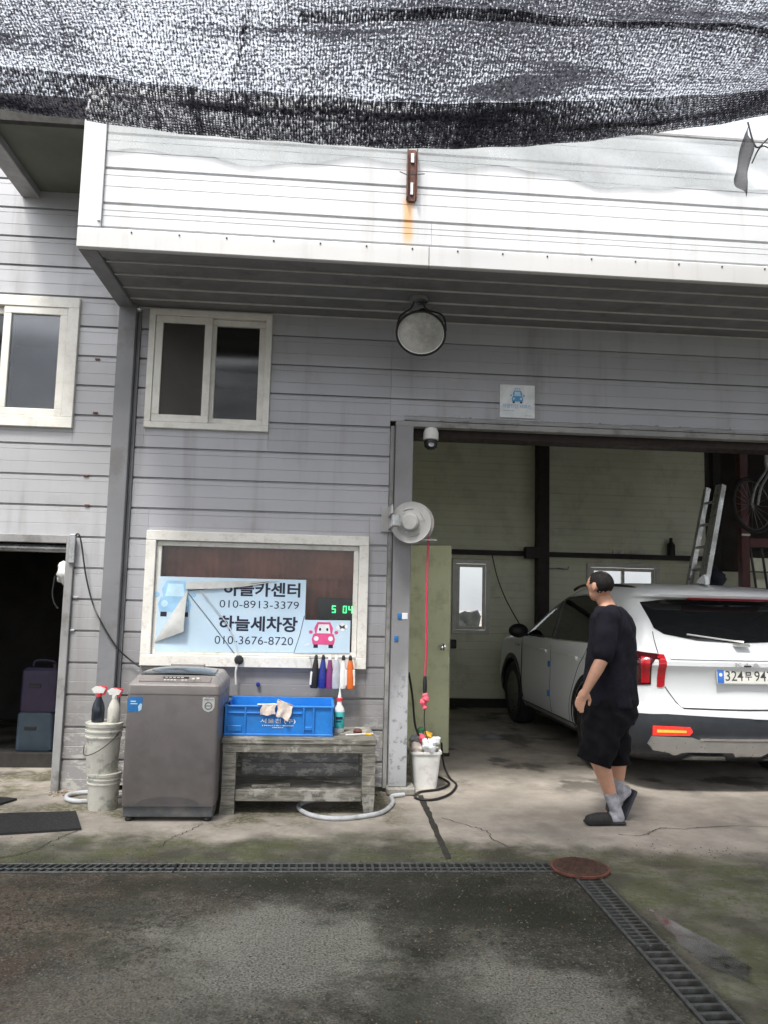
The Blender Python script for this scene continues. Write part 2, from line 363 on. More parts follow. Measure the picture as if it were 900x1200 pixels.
M_conc = mat("concrete_block", (.26, .25, .225), .9, var=.2, scale=14, bump=.4, bscale=50, dirt=((.12, .12, .09), .6, 8))
M_yel = mat("yellow_plastic", (.65, .38, .03), .5)
M_teal = mat("teal_label", (.05, .42, .42), .5, var=.25, scale=30)
M_tarp = mat("grey_tarp", (.16, .17, .18), .6, var=.4, scale=5)

# ------------------------------------------------------------------ mesh builder
ORG = {}
class MB:
    def __init__(s): s.bm = bmesh.new(); s.mi = 0
    def face(s, pts):
        try:
            fa = s.bm.faces.new([s.bm.verts.new(p) for p in pts]); fa.material_index = s.mi; return fa
        except ValueError: pass
    def box(s, a, b, bev=0., rz=0., seg=1, M=None):
        c = [(a[i]+b[i])/2 for i in range(3)]; d = [abs(b[i]-a[i]) for i in range(3)]
        m = Matrix.Translation(c) @ Matrix.Rotation(rz, 4, 'Z') @ Matrix.Diagonal((*d, 1))
        if M is not None: m = M @ m
        r = bmesh.ops.create_cube(s.bm, size=1, matrix=m); vs = r['verts']
        es = list({e for v in vs for e in v.link_edges}); fs = {q for v in vs for q in v.link_faces}
        for q in fs: q.material_index = s.mi
        if bev: bmesh.ops.bevel(s.bm, geom=es, offset=bev, segments=seg, affect='EDGES', profile=.5, material=-1)
        return s
    def tube(s, pts, r, n=8, caps=True, closed=False):
        pts = [Vector(p) for p in pts]; rings = []; N = len(pts); up = None
        rs = r if isinstance(r, (list, tuple)) else [r]*N
        for i, p in enumerate(pts):
            if closed: d = pts[(i+1) % N]-pts[i-1]
            else: d = pts[min(i+1, N-1)]-pts[max(i-1, 0)]
            d = d.normalized() if d.length > 1e-9 else Vector((0, 0, 1))
            if up is None:
                up = Vector((0, 0, 1)) if abs(d.z) < .9 else Vector((0, 1, 0))
            a = d.cross(up)
            if a.length < 1e-6: a = d.orthogonal()
            a.normalize(); b = a.cross(d).normalized(); up = b
            rings.append([s.bm.verts.new(p+(a*math.cos(t)+b*math.sin(t))*rs[i]) for t in [2*math.pi*k/n for k in range(n)]])
        for i in range(N if closed else N-1):
            A, B = rings[i], rings[(i+1) % N]
            for k in range(n):
                q = s.bm.faces.new((A[k], A[(k+1) % n], B[(k+1) % n], B[k])); q.material_index = s.mi
        if caps and not closed:
            for R_ in (rings[0][::-1], rings[-1]):
                q = s.bm.faces.new(R_); q.material_index = s.mi
        return s
    def lathe(s, prof, c=(0, 0, 0), n=20, M=None, sx=1., sy=1.):
        rings = []
        for (r, z) in prof:
            ring = []
            for k in range(n):
                t = 2*math.pi*k/n; v = Vector((r*math.cos(t)*sx, r*math.sin(t)*sy, z))
                if M is not None: v = M @ v
                ring.append(s.bm.verts.new(v+Vector(c)))
            rings.append(ring)
        for A, B in zip(rings, rings[1:]):
            for k in range(n):
                q = s.bm.faces.new((A[k], A[(k+1) % n], B[(k+1) % n], B[k])); q.material_index = s.mi
        for R_, fl in ((rings[0], True), (rings[-1], False)):
            q = s.bm.faces.new(R_[::-1] if fl else R_); q.material_index = s.mi
        return s
    def prism(s, poly, d0, d1, axis='y'):
        """poly in (x,z) for axis y, (y,z) for axis x, (x,y) for axis z; extruded d0..d1"""
        def P(p, d): return {'y': (p[0], d, p[1]), 'x': (d, p[0], p[1]), 'z': (p[0], p[1], d)}[axis]
        A = [s.bm.verts.new(P(p, d0)) for p in poly]; B = [s.bm.verts.new(P(p, d1)) for p in poly]; n = len(poly)
        fs = [s.bm.faces.new(A), s.bm.faces.new(B[::-1])]
        for k in range(n): fs.append(s.bm.faces.new((A[k], B[k], B[(k+1) % n], A[(k+1) % n])))
        for q in fs: q.material_index = s.mi
        return s
    def disc(s, c, r, M=None, h=.01, n=24):
        return s.lathe([(r, 0), (r, h)], c, n, M)
    def grid(s, fn, nu, nv):
        vs = [[s.bm.verts.new(fn(i/nu, j/nv)) for j in range(nv+1)] for i in range(nu+1)]
        for i in range(nu):
            for j in range(nv):
                q = s.bm.faces.new((vs[i][j], vs[i+1][j], vs[i+1][j+1], vs[i][j+1])); q.material_index = s.mi
        return s
    def mesh(s, name, mats, origin=(0, 0, 0), smooth=35, nrm=True):
        if nrm: bmesh.ops.recalc_face_normals(s.bm, faces=s.bm.faces)
        if any(origin): bmesh.ops.translate(s.bm, verts=s.bm.verts, vec=-Vector(origin))
        me = bpy.data.meshes.new(name); s.bm.to_mesh(me); s.bm.free()
        for m in (mats if isinstance(mats, (list, tuple)) else [mats]): me.materials.append(m)
        if smooth:
            me.polygons.foreach_set('use_smooth', [True]*len(me.polygons)); me.set_sharp_from_angle(angle=rad(smooth))
        return me

def tag(o, label, cat, group=None):
    o['label'] = label; o['category'] = cat
    if group: o['group'] = group
    return o
def thing(name, label, cat, loc, group=None, rz=0.):
    o = bpy.data.objects.new(name, None); COL.objects.link(o); o.location = loc; o.rotation_euler = (0, 0, rz)
    o.empty_display_size = .1
    ORG[o] = Vector(loc) if not rz else None
    return tag(o, label, cat, group)
def part(mb, name, m, parent, label=None, local=False, smooth=35, kind=None):
    root = parent
    while root.parent: root = root.parent
    org = (0, 0, 0) if (local or ORG.get(root) is None) else ORG[root]
    me = mb.mesh(name, m, org, smooth)
    o = bpy.data.objects.new(name, me); COL.objects.link(o); o.parent = parent
    if label: o['label'] = label
    if kind: o['kind'] = kind
    return o
def single(mb, name, m, label, cat, group=None, smooth=35):
    vs = [v.co.copy() for v in mb.bm.verts]
    org = Vector((sum(v.x for v in vs)/len(vs), sum(v.y for v in vs)/len(vs), min(v.z for v in vs)))
    me = mb.mesh(name, m, org, smooth)
    o = bpy.data.objects.new(name, me); COL.objects.link(o); o.location = org
    return tag(o, label, cat, group)
def struct(mb, name, m, smooth=35, kind='structure', origin=(0, 0, 0)):
    me = mb.mesh(name, m, origin, smooth); o = bpy.data.objects.new(name, me); COL.objects.link(o); o.location = origin
    o['kind'] = kind; return o
def spline(pts, n=10, closed=False):
    P = [Vector(p) for p in pts]; out = []; N = len(P)
    for i in range(N if closed else N-1):
        g = (lambda k: P[k % N]) if closed else (lambda k: P[max(0, min(N-1, k))])
        a, b, c, d = g(i-1), g(i), g(i+1), g(i+2)
        for k in range(n):
            t = k/n
            out.append(.5*((2*b)+(-a+c)*t+(2*a-5*b+4*c-d)*t*t+(-a+3*b-3*c+d)*t**3))
    if not closed: out.append(P[-1])
    return out
def text_mb(body, width, height, M, extrude=.0006, bold=0., space=1.):
    """flat lettering scaled to width x height, lower-left at M's origin, in M's xy plane"""
    c = bpy.data.curves.new("lettering", 'FONT'); c.body = body; c.offset = bold; c.extrude = 0; c.space_character = space; c.resolution_u = 3
    o = bpy.data.objects.new("lettering", c); COL.objects.link(o)
    dg = bpy.context.evaluated_depsgraph_get(); dg.update()
    me = bpy.data.meshes.new_from_object(o.evaluated_get(dg)); bpy.data.objects.remove(o); bpy.data.curves.remove(c)
    xs = [v.co.x for v in me.vertices]; ys = [v.co.y for v in me.vertices]
    x0, x1, y0, y1 = min(xs), max(xs), min(ys), max(ys)
    mb = MB(); mb.bm.from_mesh(me); bpy.data.meshes.remove(me)
    sx = width/(x1-x0); sy = height/(y1-y0)
    for v in mb.bm.verts: v.co = M @ Vector(((v.co.x-x0)*sx, (v.co.y-y0)*sy, 0))
    return mb
def XZ(x, y, z):  # matrix whose local xy plane is the world x-z plane facing -y
    return Matrix.Translation((x, y, z)) @ Matrix.Rotation(rad(90), 4, 'X')

# ------------------------------------------------------------------ ground
W = 6.2
def ground():
    mb = MB()
    xs = [-60, -8, -4, 1.405, 1.565, 6, 60]; ys = [-60, -4, 1.2, 4.44, 4.60, 8, 14, 90]
    V = {}
    for i, x in enumerate(xs):
        for j, y in enumerate(ys): V[i, j] = mb.bm.verts.new((x, y, 0))
    for i in range(len(xs)-1):
        for j in range(len(ys)-1):
            cx, cy = (xs[i]+xs[i+1])/2, (ys[j]+ys[j+1])/2
            if (-4 < cx < 1.565 and 4.44 < cy < 4.60) or (1.405 < cx < 1.565 and 1.2 < cy < 4.60): continue
            mb.bm.faces.new((V[i, j], V[i+1, j], V[i+1, j+1], V[i, j+1]))
    struct(mb, 'ground', M_ground, 0)
    ch = MB(); d = -.11
    # walls and bed of the two drain channels
    for a, b in (((-4, 4.44), (1.405, 4.44)), ((1.405, 4.44), (1.405, 1.2)), ((1.405, 1.2), (1.565, 1.2)), ((1.565, 1.2), (1.565, 4.6)), ((1.565, 4.6), (-4, 4.6)), ((-4, 4.6), (-4, 4.44))):
        ch.face([(*a, -.001), (*b, -.001), (*b, d), (*a, d)])
    ch.face([(-4, 4.44, d), (1.405, 4.44, d), (1.405, 4.6, d), (-4, 4.6, d)])
    ch.face([(1.405, 1.2, d), (1.565, 1.2, d), (1.565, 4.6, d), (1.405, 4.6, d)])
    struct(ch, 'drain_channel', M_crack, 0)
    # dirt-filled joint in the slab, running from the post to the drain
    j = MB(); L = []; R_ = []
    for k in range(25):
        y = 6.1-(6.1-4.66)*k/24; o = random.uniform(-.005, .005)
        L.append((.766-.012*k/24+o, y, .004)); R_.append((.812-.022*k/24+random.uniform(-.006, .006), y, .004))
    for k in range(24): j.face([L[k], R_[k], R_[k+1], L[k+1]])
    struct(j, 'slab_joint', M_crack, 0)
    c = MB()
    for pts, w0 in (([(1.95, 5.13), (2.1, 5.1), (2.2, 5.18), (2.32, 5.27), (2.45, 5.25), (2.75, 5.32), (3.2, 5.3)], .006),
                    ([(.85, 5.5), (1.0, 5.32), (1.1, 5.2), (1.12, 5.0), (1.2, 4.85)], .005), ([(-.72, 5.35), (-.78, 5.2), (-.86, 5.05), (-.9, 4.85)], .005),
                    ([(-1.47, 5.2), (-1.55, 5.0), (-1.6, 4.8), (-1.75, 4.66)], .007)):
        sp = spline([(*p, .004) for p in pts], 8)
        sp = [p+Vector((random.uniform(-.014, .014), random.uniform(-.014, .014), 0)) for p in sp]; w0 *= .55
        for a, b in zip(sp, sp[1:]):
            d = (b-a).normalized(); n = Vector((-d.y, d.x, 0))*w0*random.uniform(.5, 1.2)
            c.face([a-n, b-n, b+n, a+n])
    struct(c, 'slab_crack', M_crack, 0)
    p = MB(); p.grid(lambda u, v: (1.57+.34*u, 3.12+.82*v, .004), 8, 16)
    struct(p, 'puddle', M_puddle, 0)
ground()
def grit():
    mb = MB(); rnd = random.Random(11)
    def stone(x, y, r):
        a = rnd.uniform(0, 6.3); h = r*rnd.uniform(.5, .9); k = 5
        top = mb.bm.verts.new((x+rnd.uniform(-.2, .2)*r, y+rnd.uniform(-.2, .2)*r, h)); ring = []
        for i in range(k):
            q = a+2*math.pi*i/k; rr = r*rnd.uniform(.65, 1.15); ring.append(mb.bm.verts.new((x+rr*math.cos(q), y+rr*math.sin(q), -.001)))
        mid = [mb.bm.verts.new((v.co.x*.85+x*.15, v.co.y*.85+y*.15, h*.65)) for v in ring]
        m = rnd.choice((0, 0, 1, 2))
        for i in range(k):
            for fv in ((ring[i], ring[(i+1) % k], mid[(i+1) % k], mid[i]), (mid[i], mid[(i+1) % k], top)):
                q = mb.bm.faces.new(fv); q.material_index = m
    for _ in range(3200):
        u = rnd.random()
        if u < .70: x, y, r = rnd.uniform(-2.0, 1.4), rnd.uniform(2.4, 4.43), rnd.uniform(.002, .0055)
        elif u < .82: x, y, r = rnd.uniform(1.57, 2.6), rnd.uniform(2.6, 4.9), rnd.uniform(.002, .005)
        elif u < .92: x, y, r = rnd.uniform(-2.1, 2.6), 4.62+abs(rnd.gauss(0, .18)), rnd.uniform(.002, .006)
        else: x, y, r = rnd.uniform(-1.95, .6), 6.16-abs(rnd.gauss(0, .07)), rnd.uniform(.003, .009)
        stone(x, y, r)
    struct(mb, 'grit', [mat('grit_pale', (.125, .12, .10), .9, scale=40, var=.4), mat('grit_dark', (.03, .028, .024), .9), mat('grit_brown', (.13, .085, .05), .9)], 0, 'stuff')
grit()

# ------------------------------------------------------------------ the building
bld = thing('garage_building', 'grey sided car workshop and wash with a deep white canopy over its open bay', 'building', (0, W, 0))
PER = .2385; Z0 = 3.554-PER*15      # a joint at every Z0 + k*PER
PROF = [(0, .024), (.014, .024), (.017, .001), (.104, .0), (.1065, .0025), (.109, .0), (.200, .0), (.2025, .0028), (.205, .0), (.236, .0), (.2385, .006)]
def panel_mb(x0, x1, zb, za, zc):
    """one siding board; zb = its joint height, cropped to za..zc; front at y=W"""
    pr = []
    for (a, ya), (b, yb) in zip(PROF, PROF[1:]):
        A, B = zb+a, zb+b
        if B <= za or A >= zc: continue
        ta = max(0, (za-A)/(B-A)); tb = min(1, (zc-A)/(B-A))
        if not pr: pr.append((A+(B-A)*ta, ya+(yb-ya)*ta))
        pr.append((A+(B-A)*tb, ya+(yb-ya)*tb))
    mb = MB(); jit = random.uniform(-.0015, .0015); ex = .0008
    poly = [(W+y+jit, z) for z, y in pr] + [(W+.034, pr[-1][0]), (W+.034, pr[0][0])]
    mb.prism(poly, x0+ex, x1-ex, 'x'); return mb
def siding(x0, x1, z0, z1, holes, m):
    k = math.floor((z0-Z0)/PER)
    while Z0+k*PER < z1:
        zb = Z0+k*PER; lo, hi = max(zb, z0), min(zb+PER, z1); k += 1
        if hi-lo < .004: continue
        cuts = sorted({lo, hi}|{h for H in holes for h in (H[2], H[3]) if lo < h < hi})
        spans = []
        for a, b in zip(cuts, cuts[1:]):
            iv = [(x0, x1)]
            for (hx0, hx1, hz0, hz1) in holes:
                if hz0 < (a+b)/2 < hz1:
                    iv = [q for (p, r) in iv for q in ((p, min(r, hx0)), (max(p, hx1), r)) if q[1]-q[0] > .004]
            spans.append((a, b, iv))
        if len(spans) == 2 and spans[0][2] != spans[1][2]:
            # full-height end pieces beside the opening, cropped piece above or below it
            ha = [H for H in holes if lo < H[2] < hi or lo < H[3] < hi]
            if len(ha) == 1:
                H = ha[0]; a, b, _ = [s for s in spans if s[2] == [(x0, x1)] or any(p <= H[0] and r >= H[1] for p, r in s[2])][0]
                for p, r, aa, bb in ((x0, H[0], lo, hi), (H[0], H[1], a, b), (H[1], x1, lo, hi)):
                    p, r = max(p, x0), min(r, x1)
                    if r-p > .004: part(panel_mb(p, r, zb, aa, bb), 'siding_panel', m, bld, smooth=0)
                continue
        for a, b, iv in spans:
            for p, r in iv: part(panel_mb(p, r, zb, a, b), 'siding_panel', m, bld, smooth=0)
PX0, PX1 = -1.668, -1.535         # corner pillar
HW1 = (-1.44, -.471, 2.765, 3.728); HW2 = (-1.366, .353, .928, 1.958); HWL = (-3.3, -1.985, 2.735, 3.78)
DL = (-3.3, -1.905, -1, 1.88)
siding(-4.6, PX0, .0, 5.4, [HWL, DL], M_side_lit)
siding(PX1+.03, .50, .04, 3.75, [HW1, HW2], M_side)
siding(.50, 4.95, 2.905, 3.75, [], M_side)
siding(5.15, 6.6, .04, 3.75, [], M_side)
def bpart(a, b, name, m, bev=0., label=None, parent=None): return part(MB().box(a, b, bev), name, m, parent or bld, label)
pil = bpart((PX0, W-.075, .0), (PX1, W+.05, 3.744), 'pillar', M_pill, .004)
bpart((PX1+.002, W-.018, .0), (PX1+.028, W+.03, 3.70), 'corner_flashing', M_pill, .003)
bpart((.505, W-.012, .03), (.537, W+.03, 2.86), 'door_flashing', M_lint, .003)
bpart((.543, W-.085, .06), (.681, W+.06, 2.855), 'door_post', M_post, .004)
bpart((.53, W-.12, 0), (.75, W+.08, .058), 'post_footing', M_conc, .012)
bpart((.545, W-.03, 2.858), (4.95, W+.06, 2.902), 'lintel', M_lint, .003)
bpart((.62, W-.034, 2.906), (4.95, W-.002, 2.922), 'lintel_flashing', M_lint, .002)
bpart((4.95, W-.085, .0), (5.148, W+.06, 2.9), 'door_post', M_post, .004)
# left doorway
bpart((-1.965, W-.03, 0), (-1.907, W+.05, 1.90), 'door_jamb', M_lint, .003)
bpart((-3.3, W-.02, 1.84), (-1.967, W+.05, 1.90), 'door_head', M_lint, .003)
tb = MB().tube([(-3.3, W+.07, 1.80), (-1.97, W+.07, 1.80)], .032, 12); part(tb, 'shutter_roller', M_steel, bld)
bpart((-1.94, W-.05, 1.69), (-1.895, W-.032, 1.91), 'jamb_bracket', M_steel, .004)
for x, z in ((-1.83, 3.29), (-1.82, 2.86), (-1.86, 2.36), (-1.84, 2.13), (-1.88, 1.42), (-1.89, 1.17)):
    part(MB().box((x-.018, W-.012, z), (x+.02, W+.006, z+.016), .003), 'siding_clip', M_rust if z > 2 else M_steel, bld)
# canopy
FY = 5.08; SZ = 3.75; CX0, CX1 = -1.68, 6.6
zf = [3.862, 4.03, 4.275, 4.52, 4.79]
for a, b in zip(zf, zf[1:]):
    for xa, xb in ((CX0+.15, .66), (.66, CX1)) if a < 3.9 else ((CX0+.15, CX1),):
        mb = MB(); y = FY
        h = b-a
        pr = [(y+.016, a), (y+.016, a+.012), (y, a+.017), (y, a+h*.5), (y+.004, a+h*.5+.003), (y, a+h*.5+.006), (y, b-.045), (y+.004, b-.042), (y, b-.039), (y, b-.003), (y+.006, b), (y+.03, b), (y+.03, a)]
        mb.prism(pr, xa+.001, xb-.001, 'x'); part(mb, 'fascia_panel', M_fas, bld, smooth=0)
for xa, xb in ((CX0, .645), (.648, CX1)):
    bpart((xa, FY-.016, SZ-.03), (xb, FY+.03, 3.858), 'fascia_trim', M_fas, .006)
bpart((CX0, FY-.016, 3.861), (CX0+.148, FY+.03, 4.86), 'corner_trim', M_fas, .006)
bpart((CX0+.125, FY-.026, 3.90), (CX0+.150, FY-.0165, 4.80), 'trim_strip', M_fas, .003)
bpart((CX0+.15, FY-.01, 4.792), (CX1, FY+.03, 4.86), 'fascia_cap', M_fas, .005)
bpart((CX0+.15, FY-.018, 4.775), (CX1, FY-.0105, 4.79), 'cap_flashing', M_lint, .002)
sc = MB()
for k in range(26): sc.lathe([(.006, 0), (.006, .004)], (CX0+.35+k*.31, FY-.017, 3.835), 8, Matrix.Rotation(rad(90), 4, 'X'))
part(sc, 'fascia_screw', M_brown, bld, kind='stuff')
part(MB().box((CX0, FY+.031, 3.8), (CX0+.04, W-.002, 4.86)), 'canopy_end', M_fas, bld)
part(MB().box((CX0+.04, FY+.03, 4.84), (CX1, W-.002, 4.86)), 'canopy_roof', M_lint, bld)
# soffit boards
ys = [FY+.15, 5.315, 5.535, 5.775, 6.0, W-.004]
bpart((CX0+.122, FY+.032, SZ-.022), (CX1, FY+.148, SZ+.02), 'soffit_edge', M_soff, .003)
bpart((CX0, FY+.032, SZ-.03), (CX0+.12, W-.0, SZ+.03), 'edge_beam', M_pill, .004)
for i, (a, b) in enumerate(zip(ys, ys[1:])):
    o = bpart((CX0+.122, a+.008, SZ-.006), (CX1, b-.003, SZ+.02), 'soffit_panel', M_soff, .003)
    lip = part(MB().box((CX0+.124, b-.0025, SZ-.016), (CX1, b+.006, SZ+.01)), 'board_lip', M_soffl, o)
# windows ---------------------------------------------------------
def frame_mb(x0, x1, z0, z1, y0, y1, t, tb_=None):
    mb = MB(); tb_ = tb_ or t
    mb.box((x0, y0, z0), (x1, y1, z0+tb_), .004); mb.box((x0, y0, z1-t), (x1, y1, z1), .004)
    mb.box((x0, y0+.001, z0+tb_), (x0+t, y1, z1-t), .003); mb.box((x1-t, y0+.001, z0+tb_), (x1, y1, z1-t), .003); return mb
def sash(win, x0, x1, z0, z1, y, t, gm, m, scr=None):
    s = part(frame_mb(x0, x1, z0, z1, y-.018, y+.018, t), 'window_sash', m, win)
    part(MB().box((x0+t-.004, y+.002, z0+t-.004), (x1-t+.004, y+.006, z1-t+.004)), 'window_pane', gm, win, smooth=0)
    if scr: part(MB().box((x0+t-.004, y-.006, z0+t-.004), (x1-t+.004, y-.004, z1-t+.004)), 'insect_screen', scr, win, smooth=0)
    return s
h = HW1
w1 = part(frame_mb(h[0], h[1], h[2], h[3], W-.035, W+.06, .050), 'window', M_pvc, bld, 'small sliding window with a dark insect screen in its left half')
sash(w1, h[0]+.052, -.945, h[2]+.052, h[3]-.052, W-.01, .058, M_glass, M_pvc, M_screen)
sash(w1, -.965, h[1]-.052, h[2]+.052, h[3]-.052, W+.032, .05, M_glass, M_pvc)
h = HWL
w2 = part(frame_mb(h[0], h[1], h[2], h[3], W-.035, W+.06, .085), 'window', M_pvc, bld, 'sunlit white sliding window at the left edge')
sash(w2, -2.56, h[1]-.087, h[2]+.087, h[3]-.087, W-.01, .058, M_glassl, M_pvc)
sash(w2, h[0]+.087, -2.5, h[2]+.087, h[3]-.087, W+.032, .055, M_glass, M_pvc)
h = HW2
w3 = part(frame_mb(h[0], h[1], h[2], h[3], W-.045, W+.06, .075, .085), 'window', M_pvcd, bld, 'wide office window with dirty white frame')
part(frame_mb(h[0]+.077, h[1]-.077, h[2]+.087, h[3]-.077, W-.012, W+.05, .038), 'window_sash', M_pvcd, w3)
part(MB().box((h[0]+.11, W+.02, h[2]+.12), (h[1]-.11, W+.025, h[3]-.11)), 'window_pane', M_glass, w3, smooth=0)
# office behind, and the garage interior
def room(x0, x1, y0, y1, z0, z1, m, skip=''):
    mb = MB()
    P = lambda a, b, c: (x0 if a == 0 else x1, y0 if b == 0 else y1, z0 if c == 0 else z1)
    F = {'L': [(0,0,0),(0,1,0),(0,1,1),(0,0,1)], 'R': [(1,0,0),(1,0,1),(1,1,1),(1,1,0)], 'B': [(0,1,0),(1,1,0),(1,1,1),(0,1,1)],
         'T': [(0,0,1),(0,1,1),(1,1,1),(1,0,1)], 'F': [(0,0,0),(0,0,1),(1,0,1),(1,0,0)], 'D': [(0,0,0),(1,0,0),(1,1,0),(0,1,0)]}
    for k, v in F.items():
        if k not in skip: mb.face([P(*q) for q in v])
    return mb
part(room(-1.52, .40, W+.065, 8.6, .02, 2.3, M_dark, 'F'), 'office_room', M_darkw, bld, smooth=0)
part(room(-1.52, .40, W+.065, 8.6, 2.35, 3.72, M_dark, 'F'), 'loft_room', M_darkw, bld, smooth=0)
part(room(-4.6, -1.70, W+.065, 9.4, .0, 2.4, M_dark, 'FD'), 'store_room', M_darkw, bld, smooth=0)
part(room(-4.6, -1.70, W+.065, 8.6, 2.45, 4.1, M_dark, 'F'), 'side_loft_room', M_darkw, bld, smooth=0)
cm = MB()
cm.grid(lambda u, v: (-1.30+1.60*u, W+.14+.012*math.sin(u*105)+.005*math.sin(u*37), .98+.95*v), 150, 2)
ct = part(cm, 'curtain', M_curt, bld)
part(MB().grid(lambda u, v: (-.30+.60*u, W+.11+.006*math.sin(u*40), 1.62+.26*v), 60, 1), 'curtain', M_curt, bld)
# rear wall of the bay
BY = 10.9
rows = [(.12, .55), (.55, 1.0), (1.0, 1.5), (1.5, 2.0), (2.0, 2.5), (2.5, 3.0), (3.0, 3.4), (3.4, 3.8)]
RW = [(1.80, 2.33, 1.0, 2.03), (3.72, 4.78, 1.0, 2.03)]
for z0, z1 in rows:
    cutz = sorted({z0, z1}|{q for R_ in RW for q in R_[2:] if z0 < q < z1})
    for a, b in zip(cutz, cutz[1:]):
        iv = [(.42, 5.48)]
        for R_ in RW:
            if R_[2] < (a+b)/2 < R_[3]: iv = [q for p, r in iv for q in ((p, min(r, R_[0])), (max(p, R_[1]), r)) if q[1]-q[0] > .01]
        for p, r in iv:
            mb = MB(); n = max(1, round((b-a)/.1)); pr = [(BY+.03, a)]
            for k in range(n):
                s0 = a+(b-a)*k/n; s1 = a+(b-a)*(k+1)/n
                pr += [(BY+(.010 if k == 0 else .004), s0), (BY+(.010 if k == 0 else .004), s0+.006), (BY, s0+.012), (BY, s1)]
            pr += [(BY+.03, b)]
            mb.prism(pr, p+.001, r-.001, 'x'); part(mb, 'wall_panel', M_cream, bld, smooth=0)
bpart((.42, BY-.012, 0), (5.48, BY+.03, .119), 'wall_base_strip', M_dark, 0)  # dark strip along the foot of the rear wall
for R_ in RW:
    wn = part(frame_mb(R_[0], R_[1], R_[2], R_[3], BY-.03, BY+.05, .055), 'window', M_pvc, bld)
    mid = [(R_[0]+.06, R_[1]-.06)] if R_[1]-R_[0] < .8 else [(R_[0]+.06, (R_[0]+R_[1])/2+.02), ((R_[0]+R_[1])/2-.02, R_[1]-.06)]
    for i, (a, b) in enumerate(mid):
        part(frame_mb(a, b, R_[2]+.06, R_[3]-.06, BY-.01+.03*i, BY+.015+.03*i, .045), 'window_sash', M_pvc, wn)
        part(MB().box((a+.04, BY+.001+.03*i, R_[2]+.1), (b-.04, BY+.005+.03*i, R_[3]-.1)), 'window_pane', M_glass, wn, smooth=0)
bpart((2.965, BY-.20, 0), (3.125, BY-.014, 3.8), 'steel_column', M_brown, .004)
bpart((.42, BY-.12, 2.10), (2.963, BY-.013, 2.165), 'wall_rail', M_brown, .004)
bpart((3.127, BY-.12, 2.10), (5.46, BY-.013, 2.165), 'wall_rail', M_brown, .004)
bpart((2.78, BY-.26, 2.06), (2.962, BY-.122, 2.22), 'rail_bracket', M_brown, .004)
bpart((.42, BY-.2, 3.80), (5.48, BY-.01, 3.98), 'steel_beam', M_brown, .004)
bpart((.70, W+.09, 2.80), (6.5, W+.28, 3.1), 'door_beam', M_brown, .004)
part(MB().box((.40, W+.07, .0), (.418, BY+.03, 4.2)), 'partition', M_cream, bld)
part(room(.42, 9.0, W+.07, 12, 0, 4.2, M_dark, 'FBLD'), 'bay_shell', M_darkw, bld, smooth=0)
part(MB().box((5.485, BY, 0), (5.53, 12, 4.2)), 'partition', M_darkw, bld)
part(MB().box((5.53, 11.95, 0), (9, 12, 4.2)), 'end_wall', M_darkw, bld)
part(MB().box((5.6, 11.8, .9), (8.0, 11.9, 2.0)), 'end_panel', M_cream, bld)
part(MB().box((-1.53, W+.07, 3.73), (.40, BY, 3.745)), 'office_ceiling', M_dark, bld)
part(MB().box((6.6, W-.0, 0), (6.63, 14, 4.2)), 'side_wall', M_side, bld) if False else None
# upper roof overhang left of the canopy
part(MB().box((-2.36, 5.25, 4.66), (CX0-.005, W-.002, 4.70)), 'upper_soffit', M_olive, bld)
bpart((-2.50, 5.2, 4.60), (-2.362, W-.002, 4.80), 'upper_edge_beam', M_beam, .004)
bpart((-2.36, 5.2, 4.64), (CX0-.005, 5.248, 4.84), 'upper_front_beam', M_dark, .004)
# green door in the partition, standing open
hx, hy, th = .45, 7.90, rad(-22)
Md = Matrix.Translation((hx, hy, 0)) @ Matrix.Rotation(th, 4, 'Z')
dm = MB().box((0, -.02, .03), (.85, .02, 2.0), .003, M=Md)
dr = part(dm, 'open_door', M_door, bld, 'pale green door standing open')
kn = MB(); Mk = Md @ Matrix.Translation((.785, -.02, 1.02)) @ Matrix.Rotation(rad(90), 4, 'X')
kn.lathe([(.001, 0), (.034, 0), (.034, .006), (.013, .010), (.012, .035), (.026, .045), (.031, .062), (.024, .078), (.001, .084)], (0, 0, 0), 18, Mk)
part(kn, 'door_knob', M_chrome, dr)
part(MB().box((.8505, -.014, .93), (.853, .014, 1.10), M=Md), 'latch_plate', M_steel, dr)
part(MB().box((.70, -.021, .0), (.86, .021, .029), M=Md), 'door_sweep', M_dark, dr)

